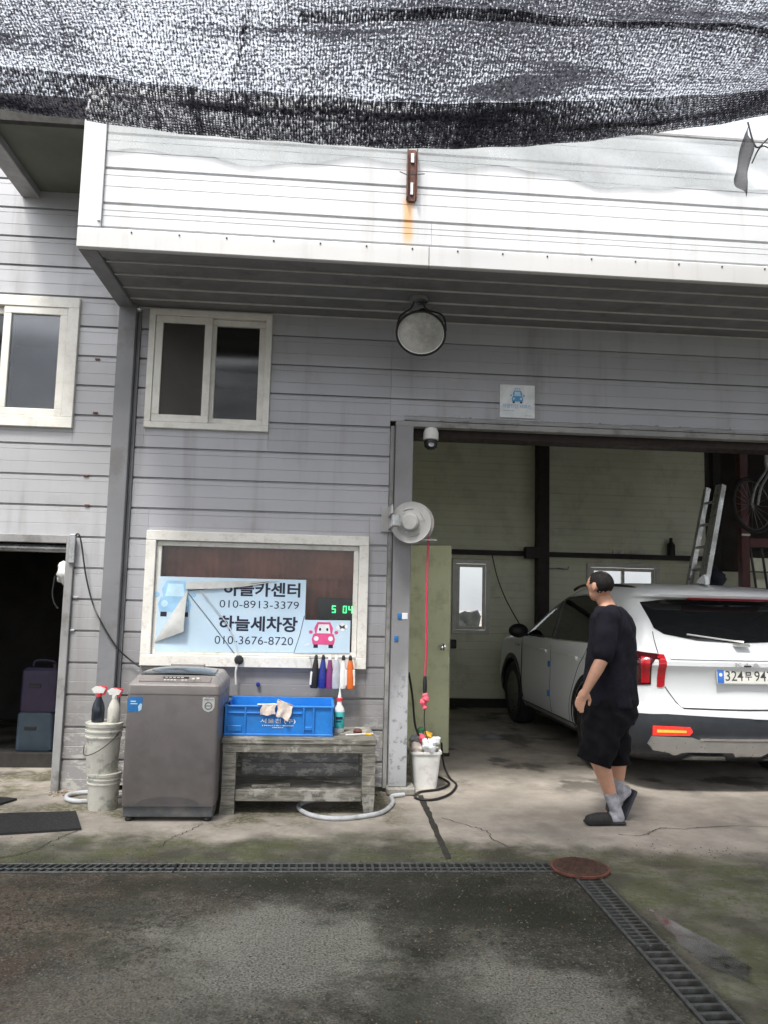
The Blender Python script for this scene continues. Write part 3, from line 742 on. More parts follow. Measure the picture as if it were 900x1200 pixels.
# ------------------------------------------------------------------ drains and manhole
def drain(label, x0, y0, L, along, pitch_, slant=0., wide=False):
    t = thing('drain_grate', label, 'drain grate', (x0, y0, 0), 'drain grates in the yard')
    def P(u, v, z): return (x0+u, y0+v, z) if along == 'x' else (x0+v, y0+u, z)
    def bar(a, b, z0, z1, nm, m, par=t):
        A = P(*a, z0); B = P(*b, z1); return part(MB().box([min(A[i], B[i]) for i in range(3)], [max(A[i], B[i]) for i in range(3)], .0015), nm, m, par)
    Wd = .152
    bar((.002, .004), (L-.002, .020), -.03, .005, 'grate_rail', M_grate); bar((.002, Wd-.016), (L-.002, Wd), -.03, .005, 'grate_rail', M_grate)
    if not wide: bar((.004, Wd/2-.006), (L-.004, Wd/2+.008), -.03, .001, 'grate_rail', M_grate)
    n = int(L/pitch_); src = None
    for k in range(n):
        u = pitch_*(k+.5)
        if src is None:
            mb = MB(); hw = .0065 if not wide else .0095
            for (a, b) in ((.0205, Wd-.0165),):
                A = P(0, 0, 0)
                q = [(-hw-slant, a), (hw-slant, a), (hw+slant, b), (-hw+slant, b)]
                poly = [(p, v) if along == 'x' else (v, p) for p, v in q]
                mb.prism(poly, -.028, .003, 'z')
            src = part(mb, 'grate_bar', M_grate, t, local=True); src.location = ((u, 0, 0) if along == 'x' else (0, u, 0)); o = src
        else:
            o = src.copy(); COL.objects.link(o); o.parent = t; o.location = ((u, 0, 0) if along == 'x' else (0, u, 0))
drain('drain grate with slanted bars at the left end of the gutter along the building', -2.3, 4.444, 1.55, 'x', .042, .022)
drain('long straight-barred drain grate leading right to the rusty manhole', -.745, 4.444, 2.10, 'x', .042, .0)
drain('close-barred drain grate just in front of the rusty manhole', 1.409, 3.52, .84, 'y', .040, .0)
drain('wide-slotted drain grate in the foreground beside the puddle', 1.409, 2.0, 1.51, 'y', .062, .0, True)
mh = thing('manhole', 'round rusty manhole lid at the corner of the two drains', 'manhole', (1.487, 4.48, 0))
mb = MB().lathe([(.150, .004), (.163, .006), (.165, .018), (.150, .018)], (1.487, 4.48, 0), 40); part(mb, 'rim', M_rust, mh)
mb = MB().lathe([(.001, .002), (.149, .002), (.149, .021), (.140, .024), (.001, .024)], (1.487, 4.48, 0), 40); part(mb, 'cover', M_cover, mh)
pk = MB()
for i in range(-6, 7):
    for j in range(-6, 7):
        x, y = i*.021+.01*(j % 2), j*.021
        if x*x+y*y < .017: pk.box((1.487+x-.006, 4.48+y-.006, .0235), (1.487+x+.006, 4.48+y+.006, .0265), 0)
part(pk, 'tread_pattern', M_cover, mh)

# ------------------------------------------------------------------ wall fixtures
# floodlight under the soffit
lt = thing('floodlight', 'round bell floodlight hanging from the soffit above the bay', 'lamp', (.655, 5.66, 3.74))
ax = Vector((-.12, -.64, -.70)).normalized()
Ml = Matrix.Translation((.665, 5.62, 3.44)) @ ax.to_track_quat('Z', 'Y').to_matrix().to_4x4()
part(MB().lathe([(.03, -.20), (.06, -.20), (.075, -.13), (.12, -.09), (.165, -.03), (.178, .0), (.172, .0), (.155, -.03), (.11, -.085), (.05, -.125), (.001, -.13)], (0, 0, 0), 32, Ml), 'reflector', mat('enamel_white', (.8, .8, .77), .3), lt)
part(MB().lathe([(.001, -.13), (.022, -.128), (.024, -.09), (.040, -.065), (.038, -.04), (.02, -.022), (.001, -.018)], (0, 0, 0), 18, Ml), 'bulb', M_white, lt)
part(MB().tube([Ml @ Vector((.180*math.cos(a), .180*math.sin(a), .002)) for a in [k*math.pi/20 for k in range(40)]], .009, 8, closed=True), 'rim', M_black, lt)
part(MB().lathe([(.001, -.012), (.172, -.012), (.172, -.008), (.001, -.007)], (0, 0, 0), 32, Ml), 'lens', M_lens, lt)
part(MB().lathe([(.001, -.33), (.04, -.33), (.055, -.30), (.055, -.21), (.001, -.20)], (0, 0, 0), 20, Ml), 'socket_housing', M_black, lt)
br = MB()
for s in (-1, 1):
    br.tube(spline([Ml @ Vector((s*.185, 0, -.03)), Ml @ Vector((s*.16, .08, -.12)), (.655+s*.06, 5.70, 3.66), (.655+s*.03, 5.70, 3.735)], 6), .007, 8)
part(br, 'bracket', M_black, lt)
part(MB().lathe([(.07, 3.715), (.07, 3.743), (.001, 3.743)], (.655, 5.70, 0), 20), 'ceiling_plate', M_steel, lt)
# service sign
sg = thing('service_sign', 'square white sign with a blue car picture above the bay', 'sign', (1.537, W-.01, 2.966))
part(MB().box((1.392, W-.016, 2.966), (1.682, W-.004, 3.242), .002), 'sign_plate', M_txtw, sg)
def icon(cx, z, s, y, mats, smoke=False, eyes=False):
    """round front view of a small car, printed in thin layers"""
    body, win = mats; out = []
    def el(x, zz, rx, rz, n=20): return [(cx+(x+rx*math.cos(2*math.pi*k/n))*s, z+(zz+rz*math.sin(2*math.pi*k/n))*s) for k in range(n)]
    def rr(x0, x1, z0, z1, top=0.): return [(cx+x0*s, z+z0*s), (cx+x1*s, z+z0*s), (cx+(x1+.04)*s, z+(z0+z1)/2*s), (cx+(x1-top)*s, z+z1*s), (cx+(x0+top)*s, z+z1*s), (cx+(x0-.04)*s, z+(z0+z1)/2*s)]
    m1 = MB(); m1.prism(rr(-.38, .38, .12, .50, .02), y, y-.0008); m1.prism(rr(-.30, .30, .49, .92, .07), y, y-.0007)
    for sx in (-1, 1): m1.prism(el(sx*.46, .56, .07, .06), y, y-.0007)
    out.append((m1, body))
    m2 = MB(); m2.prism([(cx+a*s, z+b*s) for a, b in ((-.25, .52), (.25, .52), (.19, .84), (-.19, .84))], y-.0009, y-.0014)
    for sx in (-1, 1): m2.prism(el(sx*.26, .33, .085, .085), y-.0009, y-.0015)
    out.append((m2, win))
    m3 = MB()
    for sx in (-1, 1): m3.prism([(cx+(sx*.27+a)*s, z+b*s) for a, b in ((-.08, 0), (.08, 0), (.08, .13), (-.08, .13))], y-.0002, y-.0006)
    if eyes:
        for sx in (-1, 1): m3.prism(el(sx*.13, .66, .04, .055, 10), y-.0015, y-.002)
    out.append((m3, M_txtk)); return out
for mbi, m in icon(1.537, 3.088, .115, W-.0165, (M_iblue, M_ilblue)): part(mbi, 'car_picture', m, sg)
part(text_mb("차량진단 서비스", .235, .033, XZ(1.415, W-.017, 3.047), bold=.004), 'lettering', M_iblue, sg)
mk = MB()
for k in range(9): mk.box((1.415+k*.011, W-.0172, 3.022), (1.423+k*.011, W-.0166, 3.028))
for k in range(4): mk.box((1.60+k*.014, W-.0172, 2.984), (1.611+k*.014, W-.0166, 2.990))
for k in range(3): mk.box((1.512+k*.018, W-.0172, 3.203), (1.524+k*.018, W-.0166, 3.216))
part(mk, 'small_print', mat("lavender_print", (.42, .45, .58), .6), sg)
# CCTV
cc = thing('security_camera', 'small white dome security camera under the bay lintel', 'camera', (.835, W+.05, 2.855))
part(MB().lathe([(.001, 2.858), (.05, 2.858), (.055, 2.84), (.062, 2.82), (.062, 2.765), (.050, 2.76), (.001, 2.76)], (.835, W+.02, 0), 24), 'housing', M_white, cc)
part(MB().lathe([(.05, 2.762), (.056, 2.745), (.050, 2.705), (.028, 2.685), (.001, 2.682)], (.835, W+.02, 0), 24), 'dome', M_black, cc)
part(MB().lathe([(.001, 0), (.022, 0), (.022, .008), (.012, .010), (.001, .004)], (.832, W-.030, 2.715), 16, Matrix.Rotation(rad(72), 4, 'X')), 'lens', M_steel, cc)
# hose reel
hr = thing('hose_reel', 'pale grey spring hose reel bolted to the bay post', 'hose reel', (.665, 5.98, 2.06))
axr = Vector((-.32, -1, -.02)).normalized()
Mr = Matrix.Translation((.655, 5.93, 2.06)) @ axr.to_track_quat('Z', 'Y').to_matrix().to_4x4()
part(MB().lathe([(.001, .012), (.06, .012), (.062, .020), (.10, .012), (.150, .010), (.158, .012), (.160, .0), (.155, -.006), (.001, -.006)], (0, 0, 0), 40, Mr), 'front_flange', M_lgrey, hr)
part(MB().lathe([(.001, -.105), (.155, -.105), (.163, -.10), (.163, -.09), (.155, -.085), (.001, -.085)], (0, 0, 0), 40, Mr), 'rear_flange', M_lgrey, hr)
part(MB().lathe([(.001, .0), (.06, .0), (.072, .02), (.066, .05), (.055, .06), (.001, .062)], (0, 0, 0), 28, Mr), 'hub_cap', M_lgrey, hr)
part(MB().lathe([(.001, -.085), (.135, -.085), (.135, -.006), (.001, -.006)], (0, 0, 0), 32, Mr), 'wound_hose', M_redh, hr)
rb = MB()
for a in (25, 100, 215, 290):
    for r1 in (.105,):
        pts = [Mr @ Vector((r1*math.cos(rad(a+q)), r1*math.sin(rad(a+q)), .016)) for q in (-20, -10, 0, 10, 20)]
        rb.tube(pts, .0045, 6)
part(rb, 'pressed_rib', M_lgrey, hr)
bo = MB()
for a in (10, 130, 250): bo.lathe([(.001, .012), (.007, .012), (.007, .02), (.001, .02)], Mr @ Vector((.085*math.cos(rad(a)), .085*math.sin(rad(a)), 0))-Mr.translation, 8, Mr)
part(bo, 'bolt', M_steel, hr)
bk = MB().box((.445, 6.175, 2.0), (.56, 6.19, 2.20), .003).box((.50, 5.90, 2.12), (.515, 6.175, 2.19), .003).box((.50, 5.90, 2.02), (.513, 6.175, 2.06), .003)
part(bk, 'wall_bracket', M_lgrey, hr)
part(MB().box((.505, 5.83, 2.02), (.562, 5.90, 2.11), .006), 'swivel_box', M_steel, hr)
gd = MB().box((.74, 5.95, 1.925), (.86, 6.03, 1.94), .003).tube([(.69, 6.0, 1.95), (.76, 6.0, 1.94), (.80, 5.99, 1.935)], .012, 8)
part(gd, 'hose_guide', M_steel, hr)
hs_ = thing('red_air_hose', 'thin red hose hanging straight down from the reel, black coupling at its end', 'hose', (.795, 5.985, .66))
part(MB().tube(spline([(.785, 5.985, 2.11), (.80, 5.985, 2.0), (.797, 5.985, 1.9), (.793, 5.985, 1.5), (.797, 5.985, 1.1), (.792, 5.985, .90)], 8), .0075, 8), 'hose', M_redh, hs_)
part(MB().lathe([(.001, .775), (.013, .775), (.016, .80), (.016, .86), (.012, .90), (.001, .91)], (.792, 5.985, 0), 14), 'coupling', M_black, hs_)
rg = MB()
def rag(x0, x1, z0, z1, y, seed, n=8):
    rnd = random.Random(seed); ph = [rnd.uniform(0, 6) for _ in range(4)]
    return lambda u, v: (x0+(x1-x0)*u+.012*math.sin(v*5+ph[0]), y+.012*math.sin(u*8+ph[1]+v*3)+.008*math.sin(v*9+ph[2]), z0+(z1-z0)*v+.016*math.sin(u*6+ph[3]))
rg.tube(spline([(.79, 5.985, .775), (.80, 5.98, .74), (.782, 5.985, .71), (.798, 5.98, .66)], 5), [.014, .02, .024, .02, .022, .026, .03, .028, .022, .026, .028, .026, .018, .016, .02, .012], 9)
single(rg, 'pink_rag', M_pinkc, 'pink rag knotted to the end of the red hose', 'rag')
single(MB().tube(spline([(.796, 5.985, .68), (.80, 6.05, .58), (.83, 6.2, .46), (.865, 6.3, .38)], 8), .004, 6), 'thin_wire', M_black, 'thin dark wire running from the pink rag into the waste bin', 'wire')
# electric cables
single(MB().tube(spline([(-1.895, W-.045, 1.90), (-1.87, W-.06, 1.91), (-1.845, W-.06, 1.84), (-1.80, W-.05, 1.60), (-1.74, W-.05, 1.40), (-1.665, W-.09, 1.27), (-1.54, W-.09, 1.08), (-1.45, W-.04, .98), (-1.36, W-.05, .92)], 8), .006, 6), 'power_cable', M_black, 'slack dark cable across the left wall and pillar to the washer', 'cable')
single(MB().tube(spline([(2.33, BY-.14, 2.10), (2.40, BY-.16, 1.8), (2.52, BY-.16, 1.5), (2.70, BY-.12, 1.2), (2.86, BY-.13, .95)], 8), .008, 6), 'hanging_cable', M_black, 'black cable sagging from the rail on the bay rear wall', 'cable')
wr = MB().tube([(.60, W-.04, 2.905), (.605, W-.045, 2.94), (.64, W-.045, 2.945), (1.6, W-.045, 2.94), (3.4, W-.045, 2.942)], .004, 6)
single(wr, 'lintel_cable', M_steel, 'thin cable clipped along the top of the bay lintel', 'cable')
for (x, z, l) in ((.600, 1.345, 'blue tape tag on the bay post, upper of two'), (.578, 1.175, 'blue tape tag on the bay post, lower of two')):
    t = MB().box((x-.014, W-.094, z-.022), (x+.016, W-.0855, z+.022), .003).box((x-.012, W-.097, z-.004), (x+.014, W-.094, z+.004))
    single(t, 'tape_tag', M_tape, l, 'tag', 'blue tags on the bay post')
single(MB().box((.62, W-.090, 1.32), (.665, W-.0855, 1.37), .003), 'paper_label', M_txtw, 'small pale label beside the upper blue tag on the post', 'label')
single(MB().lathe([(.001, 0), (.013, 0), (.017, .02), (.012, .028), (.001, .03)], (-.785, W-.003, .82), 12, Matrix.Rotation(rad(90), 4, 'X')) if False else MB().lathe([(.001, 0), (.013, 0), (.017, .02), (.012, .028), (.001, .03)], (-.47, W-.0, .80), 12, Matrix.Rotation(rad(90), 4, 'X')), 'wall_plug', M_nblue, 'small dark blue plug in the siding above the blue crate', 'plug')
kb = thing('clothes_hook', 'black round hook on the office window sill with cords', 'hook', (-.62, W-.05, .98))
part(MB().lathe([(.001, 0), (.03, 0), (.036, .015), (.026, .03), (.001, .034)], (-.62, W-.042, .985), 14, Matrix.Rotation(rad(90), 4, 'X')), 'knob', M_black, kb)
part(MB().tube(spline([(-.62, W-.06, 1.0), (-.70, W-.035, 1.22), (-.93, W-.03, 1.50)], 6), .004, 6), 'cord', M_hoseg, kb)
part(MB().tube(spline([(-.62, W-.06, .98), (-.64, W-.05, .90), (-.635, W-.04, .80)], 6), .008, 6), 'strap', M_pvcd, kb)
# rusty bracket on the fascia
rbk = thing('rusty_bracket', 'rust-brown iron bracket bolted upright on the white fascia', 'bracket', (.513, FY-.03, 4.17))
mb = MB().box((.480, FY-.06, 4.18), (.486, FY-.004, 4.53), .002).box((.545, FY-.06, 4.18), (.551, FY-.004, 4.53), .002).box((.487, FY-.02, 4.17), (.544, FY-.005, 4.54), .002)
part(mb, 'channel', M_rust, rbk)
part(MB().box((.505, FY-.032, 4.21), (.527, FY-.021, 4.30), .003), 'bolt_plate', M_alu, rbk)
part(MB().box((.505, FY-.032, 4.44), (.53, FY-.021, 4.51), .003), 'bolt_plate', M_alu, rbk)
part(MB().tube([(.43, FY-.05, 4.36), (.48, FY-.05, 4.34), (.60, FY-.05, 4.355)], .003, 6), 'wire_tie', M_black, rbk)
# plastic film along the fascia top
fm = MB()
def film(u, v):
    x = CX0+.16+u*4.6; wob = .05*math.sin(x*2.1)+.03*math.sin(x*5.3+1)+.015*math.sin(x*13)
    zb = 4.42+wob*(1-v)*.8
    if x > 2.4: zb += (x-2.4)*.02
    return (x, FY-.012-.006*(.5+.5*math.sin(x*7+v*6))-.006*v*math.sin(x*3)**2, zb+(4.765-zb)*v)
fm.grid(film, 160, 8)
single(fm, 'plastic_film', M_film, 'torn translucent plastic film along the top of the white fascia', 'film', smooth=80)

# ------------------------------------------------------------------ shade net
sn = thing('shade_net', 'black knitted shade net sagging across the yard overhead', 'shade net', (0, 1, 4.2))
def zedge(x):
    x = max(-3.2, min(3.2, x)); return 3.905+(.034 if x < -.25 else .050)*(x+.25)**2
def netp(x, d):
    """d = distance back from the lip"""
    y = 4.0-d+.012*math.sin(x*1.7)+.004*math.sin(x*6.1)
    k = min(1., d/.75); k = k*k*(3-2*k)
    top = 4.17+.05*math.sin(x*1.1+.6)+.03*math.sin(y*2.1+x*.7)+.012*math.sin(x*5+y*9)+.010*math.sin(y*23+x*3.1)*min(1, d*3)
    return (x, y, zedge(x)*(1-k)+top*k+.004*math.sin(x*17+d*30))
nm = MB(); nm.grid(lambda u, v: netp(-7+14*u, 10.5*(v**2.2)), 150, 90)
part(nm, 'net_sheet', M_net, sn, smooth=80)
hm = MB(); hm.grid(lambda u, v: tuple(a+b for a, b in zip(netp(-7+14*u, -.002+(.30+.03*math.sin(u*9))*v), (0, 0, -.010-.003*math.sin(u*60)))), 150, 8)
part(hm, 'net_hem', M_net2, sn, smooth=80)
sm = MB()
for d0, wd, ang in ((.56, .05, .02),):
    sm.grid(lambda u, v: tuple(a+b for a, b in zip(netp(-.2+4.5*u, d0+wd*v+ang*u*8+.02*math.sin(u*7)), (0, 0, -.008))), 70, 3)
for x0, x1 in ((-.62, -.34),):
    sm.grid(lambda u, v: tuple(a+b for a, b in zip(netp(x0+(x1-x0)*u+.03*v, .02+u*.9+.03*v), (0, 0, -.008))), 40, 2)
part(sm, 'net_seam', M_net3, sn, smooth=80)
# torn scrap of net and its wires at the right end of the canopy
ts = thing('torn_net', 'torn grey scrap of net dangling before the right end of the fascia', 'net scrap', (2.6, 4.62, 4.1))
tm = MB(); tri = [(2.665, 4.60), (2.54, 4.21), (2.615, 4.08), (2.70, 4.38)]
def scrap(u, v):
    a = Vector((*tri[0], 0)).lerp(Vector((*tri[3], 0)), v*.8); b = Vector((*tri[1], 0)).lerp(Vector((*tri[2], 0)), v)
    p = a.lerp(b, u); return (p.x, 4.62+.03*math.sin(u*5)+.025*math.sin(v*6), p.y)
tm.grid(scrap, 14, 10); part(tm, 'net_scrap', clear_mat("grey_gauze", (.30, .30, .31), .72, .6, (.10, .10, .105), .0, False), ts, smooth=80)
part(MB().tube(spline([(2.66, 4.62, 4.62), (2.70, 4.60, 4.44), (2.78, 4.58, 4.50), (2.95, 4.5, 4.62)], 6), .006, 6).tube(spline([(2.68, 4.62, 4.34), (2.74, 4.6, 4.45), (2.84, 4.6, 4.40)], 6), .005, 6), 'tie_wire', M_black, ts)

# ------------------------------------------------------------------ washing machine
def rrect(x0, x1, y0, y1, r, z, n=5):
    out = []
    for cx, cy, a0 in ((x1-r, y1-r, 0), (x0+r, y1-r, 90), (x0+r, y0+r, 180), (x1-r, y0+r, 270)):
        for k in range(n+1):
            a = rad(a0+90*k/n); out.append((cx+r*math.cos(a), cy+r*math.sin(a), z))
    return out
def loft(mb, rings, cap0=True, cap1=True):
    R_ = [[mb.bm.verts.new(p) for p in r] for r in rings]; n = len(R_[0])
    for A, B in zip(R_, R_[1:]):
        for k in range(n):
            q = mb.bm.faces.new((A[k], A[(k+1) % n], B[(k+1) % n], B[k])); q.material_index = mb.mi
    if cap0: mb.bm.faces.new(R_[0][::-1]).material_index = mb.mi
    if cap1: mb.bm.faces.new(R_[-1]).material_index = mb.mi
    return mb
wx0, wx1, wy0, wy1 = -1.262, -.660, 5.38, 5.99
wm = thing('washing_machine', 'brown-grey top loading washing machine under the office window', 'washing machine', (-.96, 5.68, 0))
part(loft(MB(), [rrect(wx0+.004, wx1-.004, wy0+.004, wy1, .022, .10), rrect(wx0, wx1, wy0, wy1, .026, .13), rrect(wx0, wx1, wy0, wy1, .026, .80), rrect(wx0+.003, wx1-.003, wy0+.003, wy1, .025, .815)]), 'body', M_wash, wm)
tp = MB()
loft(tp, [rrect(wx0, wx1, wy0-.002, wy1, .028, .8165), rrect(wx0-.002, wx1+.002, wy0-.004, wy1, .03, .83), rrect(wx0, wx1, wy0-.003, wy1, .03, .872), rrect(wx0+.012, wx1-.012, wy0+.012, wy1-.003, .03, .889),
          rrect(wx0+.036, wx1-.036, wy0+.115, wy1-.012, .035, .926), rrect(wx0+.05, wx1-.05, wy0+.15, wy1-.02, .03, .933)])
part(tp, 'top_cover', M_washt, wm)
lid = MB()
def lidp(u, v):
    hw = .250-.030*v; return (-.961+hw*(2*u-1), wy0+.125+.40*v, .937+.030*math.sin(math.pi*(.12+.76*v))*(1-.75*abs(2*u-1)**3)-(.008 if v < .02 else 0))
lid.grid(lidp, 24, 12); lm = part(lid, 'lid', M_lid, wm)
part(MB().box((-1.085, wy0+.53, .935), (-.84, wy0+.56, .972), .006), 'lid_hinge', M_washt, wm)
# sloping control strip with display, buttons
sl = Matrix.Translation((-.961, wy0+.060, .9075)) @ Matrix.Rotation(math.atan2(.037, .103), 4, 'X')
part(MB().box((-.235, -.040, .0), (.235, .040, .004), .003, M=sl), 'control_panel', mat("washer_panel", (.21, .19, .18), .35), wm)
part(MB().box((-.085, .004, .0045), (.085, .030, .007), .002, M=sl), 'display', M_black, wm)
bt = MB()
for k in range(4): bt.box((-.075+k*.022, -.024, .0045), (-.060+k*.022, -.014, .0068), .002, M=sl)
for k in range(2): bt.box((.04+k*.022, -.024, .0045), (.055+k*.022, -.014, .0068), .002, M=sl)
bt.lathe([(.001, .004), (.011, .004), (.010, .008), (.001, .009)], (0, 0, 0), 12, sl @ Matrix.Translation((.115, .002, 0)))
bt.lathe([(.001, .004), (.011, .004), (.010, .008), (.001, .009)], (0, 0, 0), 12, sl @ Matrix.Translation((.145, .010, 0)))
for k in range(5): bt.box((-.072+k*.026, .012, .0072), (-.055+k*.026, .020, .0078), M=sl)
part(bt, 'buttons', M_white, wm)
bs = MB(); bs.box((wx0+.012, wy0+.012, .028), (wx1-.012, wy1, .0985), .006)
part(bs, 'base', M_washd, wm)
arc = MB(); ap = [(-1.235, .103), (-.69, .103)]+[(-.961+.20*math.cos(rad(a)), .103+.062*math.sin(rad(a))) for a in range(15, 166, 10)]
ap = [(wx0+.012, .099), (wx1-.012, .099), (wx1-.02, .108), (-.76, .112)]+[(-.961+.20*math.cos(rad(a)), .112+.050*math.sin(rad(a))) for a in range(5, 176, 10)]+[(-1.162, .112), (wx0+.02, .108)]
arc.prism(ap, wy0-.004, wy0+.012); part(arc, 'base_arch', mat("washer_arch", (.085, .08, .08), .4), wm)
for x in (wx0+.05, wx1-.05):
    for y in (wy0+.05, wy1-.05): part(MB().lathe([(.001, 0), (.026, 0), (.03, .012), (.02, .03), (.001, .03)], (x, y, 0), 12), 'foot', M_black, wm)
stk = part(MB().prism([(-1.252, .700), (-1.175, .700), (-1.160, .715), (-1.158, .798), (-1.240, .798), (-1.252, .780)], wy0-.0012, wy0-.0002), 'sticker', M_tape, wm, 'blue energy sticker')
part(MB().prism([(-1.180, .703), (-1.163, .716), (-1.160, .752), (-1.172, .756), (-1.186, .735)], wy0-.0020, wy0-.0013).prism([(-1.235, .765), (-1.20, .765), (-1.20, .772), (-1.235, .772)], wy0-.002, wy0-.0013).prism([(-1.235, .75), (-1.19, .75), (-1.19, .756), (-1.235, .756)], wy0-.002, wy0-.0013), 'sticker_print', M_ilblue, stk)
em = part(MB().prism([(-.768, .800), (-.69, .800), (-.69, .735), (-.702, .715), (-.729, .704), (-.756, .715), (-.768, .735)], wy0-.0012, wy0-.0002), 'emblem', M_alu, wm, 'pale shield emblem')
e2 = MB()
for k in range(14):
    a = rad(k*360/14); e2.box((-.729+.022*math.cos(a)-.004, wy0-.002, .745+.022*math.sin(a)-.004), (-.729+.022*math.cos(a)+.004, wy0-.0013, .745+.022*math.sin(a)+.004))
e2.box((-.760, wy0-.002, .783), (-.698, wy0-.0013, .787)).box((-.75, wy0-.002, .742), (-.71, wy0-.0013, .748), rz=0)
part(e2, 'emblem_print', M_washd, em)

# ------------------------------------------------------------------ bench and what stands on it
bn = thing('workbench', 'low weathered grey wooden bench carrying the blue crate', 'bench', (-.12, 5.84, 0))
for i, (a, b) in enumerate(((5.55, 5.735), (5.739, 5.925), (5.929, 6.12))):
    part(MB().box((-.655+.004*i, a, .470), (.408-.005*i, b, .505-.002*i), .005), 'plank', M_wood, bn)
part(MB().box((-.645, 5.556, .412), (.400, 5.590, .4685), .004), 'apron', M_wood, bn)
part(MB().box((-.645, 6.07, .412), (.400, 6.10, .4685), .004), 'apron', M_wood, bn)
for x in (-.640, .312):
    m_ = MB().prism([(x, .411), (x+.088, .411), (x+.088, .12), (x+.080 if x > 0 else x+.088, 0), (x+.020 if x > 0 else x-.01, 0), (x, .12)], 5.553, 5.61); part(m_, 'leg', M_wood, bn)
    part(MB().box((x, 6.03, .0), (x+.085, 6.09, .411), .004), 'leg', M_wood, bn)
for a, b in ((5.60, 5.74), (5.745, 5.89), (5.895, 6.02)):
    part(MB().box((-.62, a, .130), (.39, b, .155), .004), 'shelf_board', M_wood, bn)
part(MB().box((-.551, 5.575, .085), (.311, 5.598, .160), .004), 'stretcher', M_wood, bn)
# scrap sticks on the shelf
mb = MB().box((-.45, 5.66, .156), (-.18, 5.69, .178), .004, rz=.25); single(mb, 'scrap_stick', M_wood, 'grey scrap stick lying on the lower shelf of the bench', 'stick')
single(MB().box((.05, 5.80, .156), (.28, 5.95, .168), .004, rz=-.3), 'scrap_board', M_wood, 'small dusty board on the lower shelf at the right', 'board')
cr_ = thing('blue_crate', 'bright blue plastic crate with white lettering on the bench', 'crate', (-.27, 5.88, .506))
X0, X1, Y0, Y1, B0, B1 = -.652, .104, 5.66, 6.07, .506, .712
cb = MB(); t_ = .010
cb.box((X0, Y0, B0), (X1, Y1, B0+.008)); cb.box((X0, Y1-t_, B0+.008), (X1, Y1, B1+.012), .002); cb.box((X0, Y0+.012, B0+.008), (X0+t_, Y1-t_, B1), .002); cb.box((X1-t_, Y0+.012, B0+.008), (X1, Y1-t_, B1), .002)
cb.box((X0, Y0+.006, B0+.008), (X1, Y0+.012, B1-.002), .001)
part(cb, 'shell', M_blue, cr_)
rm = MB(); rm.box((X0-.006, Y0-.006, B1-.012), (X1+.006, Y0+.016, B1+.002), .003).box((X0-.006, Y0+.016, B1-.012), (X0+.014, Y1, B1+.002), .003).box((X1-.014, Y0+.016, B1-.012), (X1+.006, Y1, B1+.002), .003)
part(rm, 'rim', M_blue, cr_)
rbm = MB()
for x in (X0, X0+.135, X1-.215, X1-.145, X1-.018): rbm.box((x, Y0-.006, B0+.016), (x+.014, Y0+.0055, B1-.0125), .002)
rbm.box((X0-.003, Y0-.008, B0), (X1+.003, Y0+.0055, B0+.015), .003); rbm.box((X0+.02, Y0-.004, B1-.055), (X1-.22, Y0+.0055, B1-.045), .002); rbm.box((X1-.2, Y0-.005, B0+.04), (X1-.146, Y0+.0055, B0+.065), .003).box((X0+.02, Y0-.005, B0+.03), (X0+.12, Y0+.0055, B0+.07), .003)
part(rbm, 'rib', M_blue, cr_)
part(text_mb("서울전 (주)", .245, .036, XZ(-.405, Y0+.004, .588), bold=.012), 'lettering', M_txtw, cr_)
mk = MB(); rr_ = random.Random(3)
for k in range(16): mk.box((-.39+k*.014, Y0+.0035, .573), (-.39+k*.014+rr_.uniform(.005, .010), Y0+.0045, .580))
for k in range(6): mk.box((-.32+k*.014, Y0+.0035, .560), (-.32+k*.014+rr_.uniform(.005, .010), Y0+.0045, .566))
part(mk, 'small_print', M_txtw, cr_)
def drape(pts, y, bulge=.01, seed=1):
    """small cloth hung over the crate's front rim; pts = front outline corners (x,z) tl,tr,br,bl"""
    rnd = random.Random(seed); mb = MB(); tl, tr, br, bl = [Vector((p[0], p[1], 0)) for p in pts]
    def fn(u, v):
        p = tl.lerp(tr, u).lerp(bl.lerp(br, u), v); return (p.x+.004*math.sin(v*7+seed), y-.004-bulge*(.5+.5*math.sin(u*9+seed+v*2))*v-.006*v, p.y+.004*math.sin(u*8+seed))
    mb.grid(fn, 14, 14)
    mb.grid(lambda u, v: (lambda q: (q.x, y+.03*v, q.y+.010*math.sin(v*3.1)-.02*v))(tl.lerp(tr, u)), 14, 4); return mb
single(drape([(-.395, .722), (-.300, .728), (-.305, .655), (-.410, .650)], Y0-.006, .012, 1), 'cloth', M_cloth, 'square dirty cloth over the crate rim, left of two', 'cloth', 'cloths on the crate')
single(drape([(-.288, .758), (-.178, .715), (-.208, .615), (-.292, .648)], Y0-.006, .016, 4), 'cloth', M_cloth, 'peaked dirty cloth with red stain over the crate rim, right of two', 'cloth', 'cloths on the crate')
single(MB().tube([(-.43, Y0+.03, .716), (-.425, Y0-.008, .722), (-.29, Y0-.009, .724)], .005, 6), 'white_rod', M_white, 'thin white rod lying on the crate rim behind the cloths', 'rod')
single(MB().tube([(-.64, Y0-.01, .73), (-.60, Y0+.03, .70)], .006, 6).tube([(-.625, Y0+.0, .735), (-.61, Y0+.02, .68)], .005, 6), 'black_clip', M_black, 'small black clip on the left corner of the blue crate', 'clip')
sb = thing('spray_bottle', 'white bottle with teal label and red collar on the bench', 'bottle', (.150, 5.86, .504))
c_ = (.150, 5.86, 0)
part(MB().lathe([(.001, .504), (.034, .504), (.038, .51), (.038, .655), (.034, .675), (.018, .700), (.017, .735), (.001, .737)], c_, 24), 'bottle', M_white, sb)
part(MB().lathe([(.0385, .535), (.0388, .536), (.0388, .650), (.0385, .651)], c_, 24), 'label_wrap', M_teal, sb)
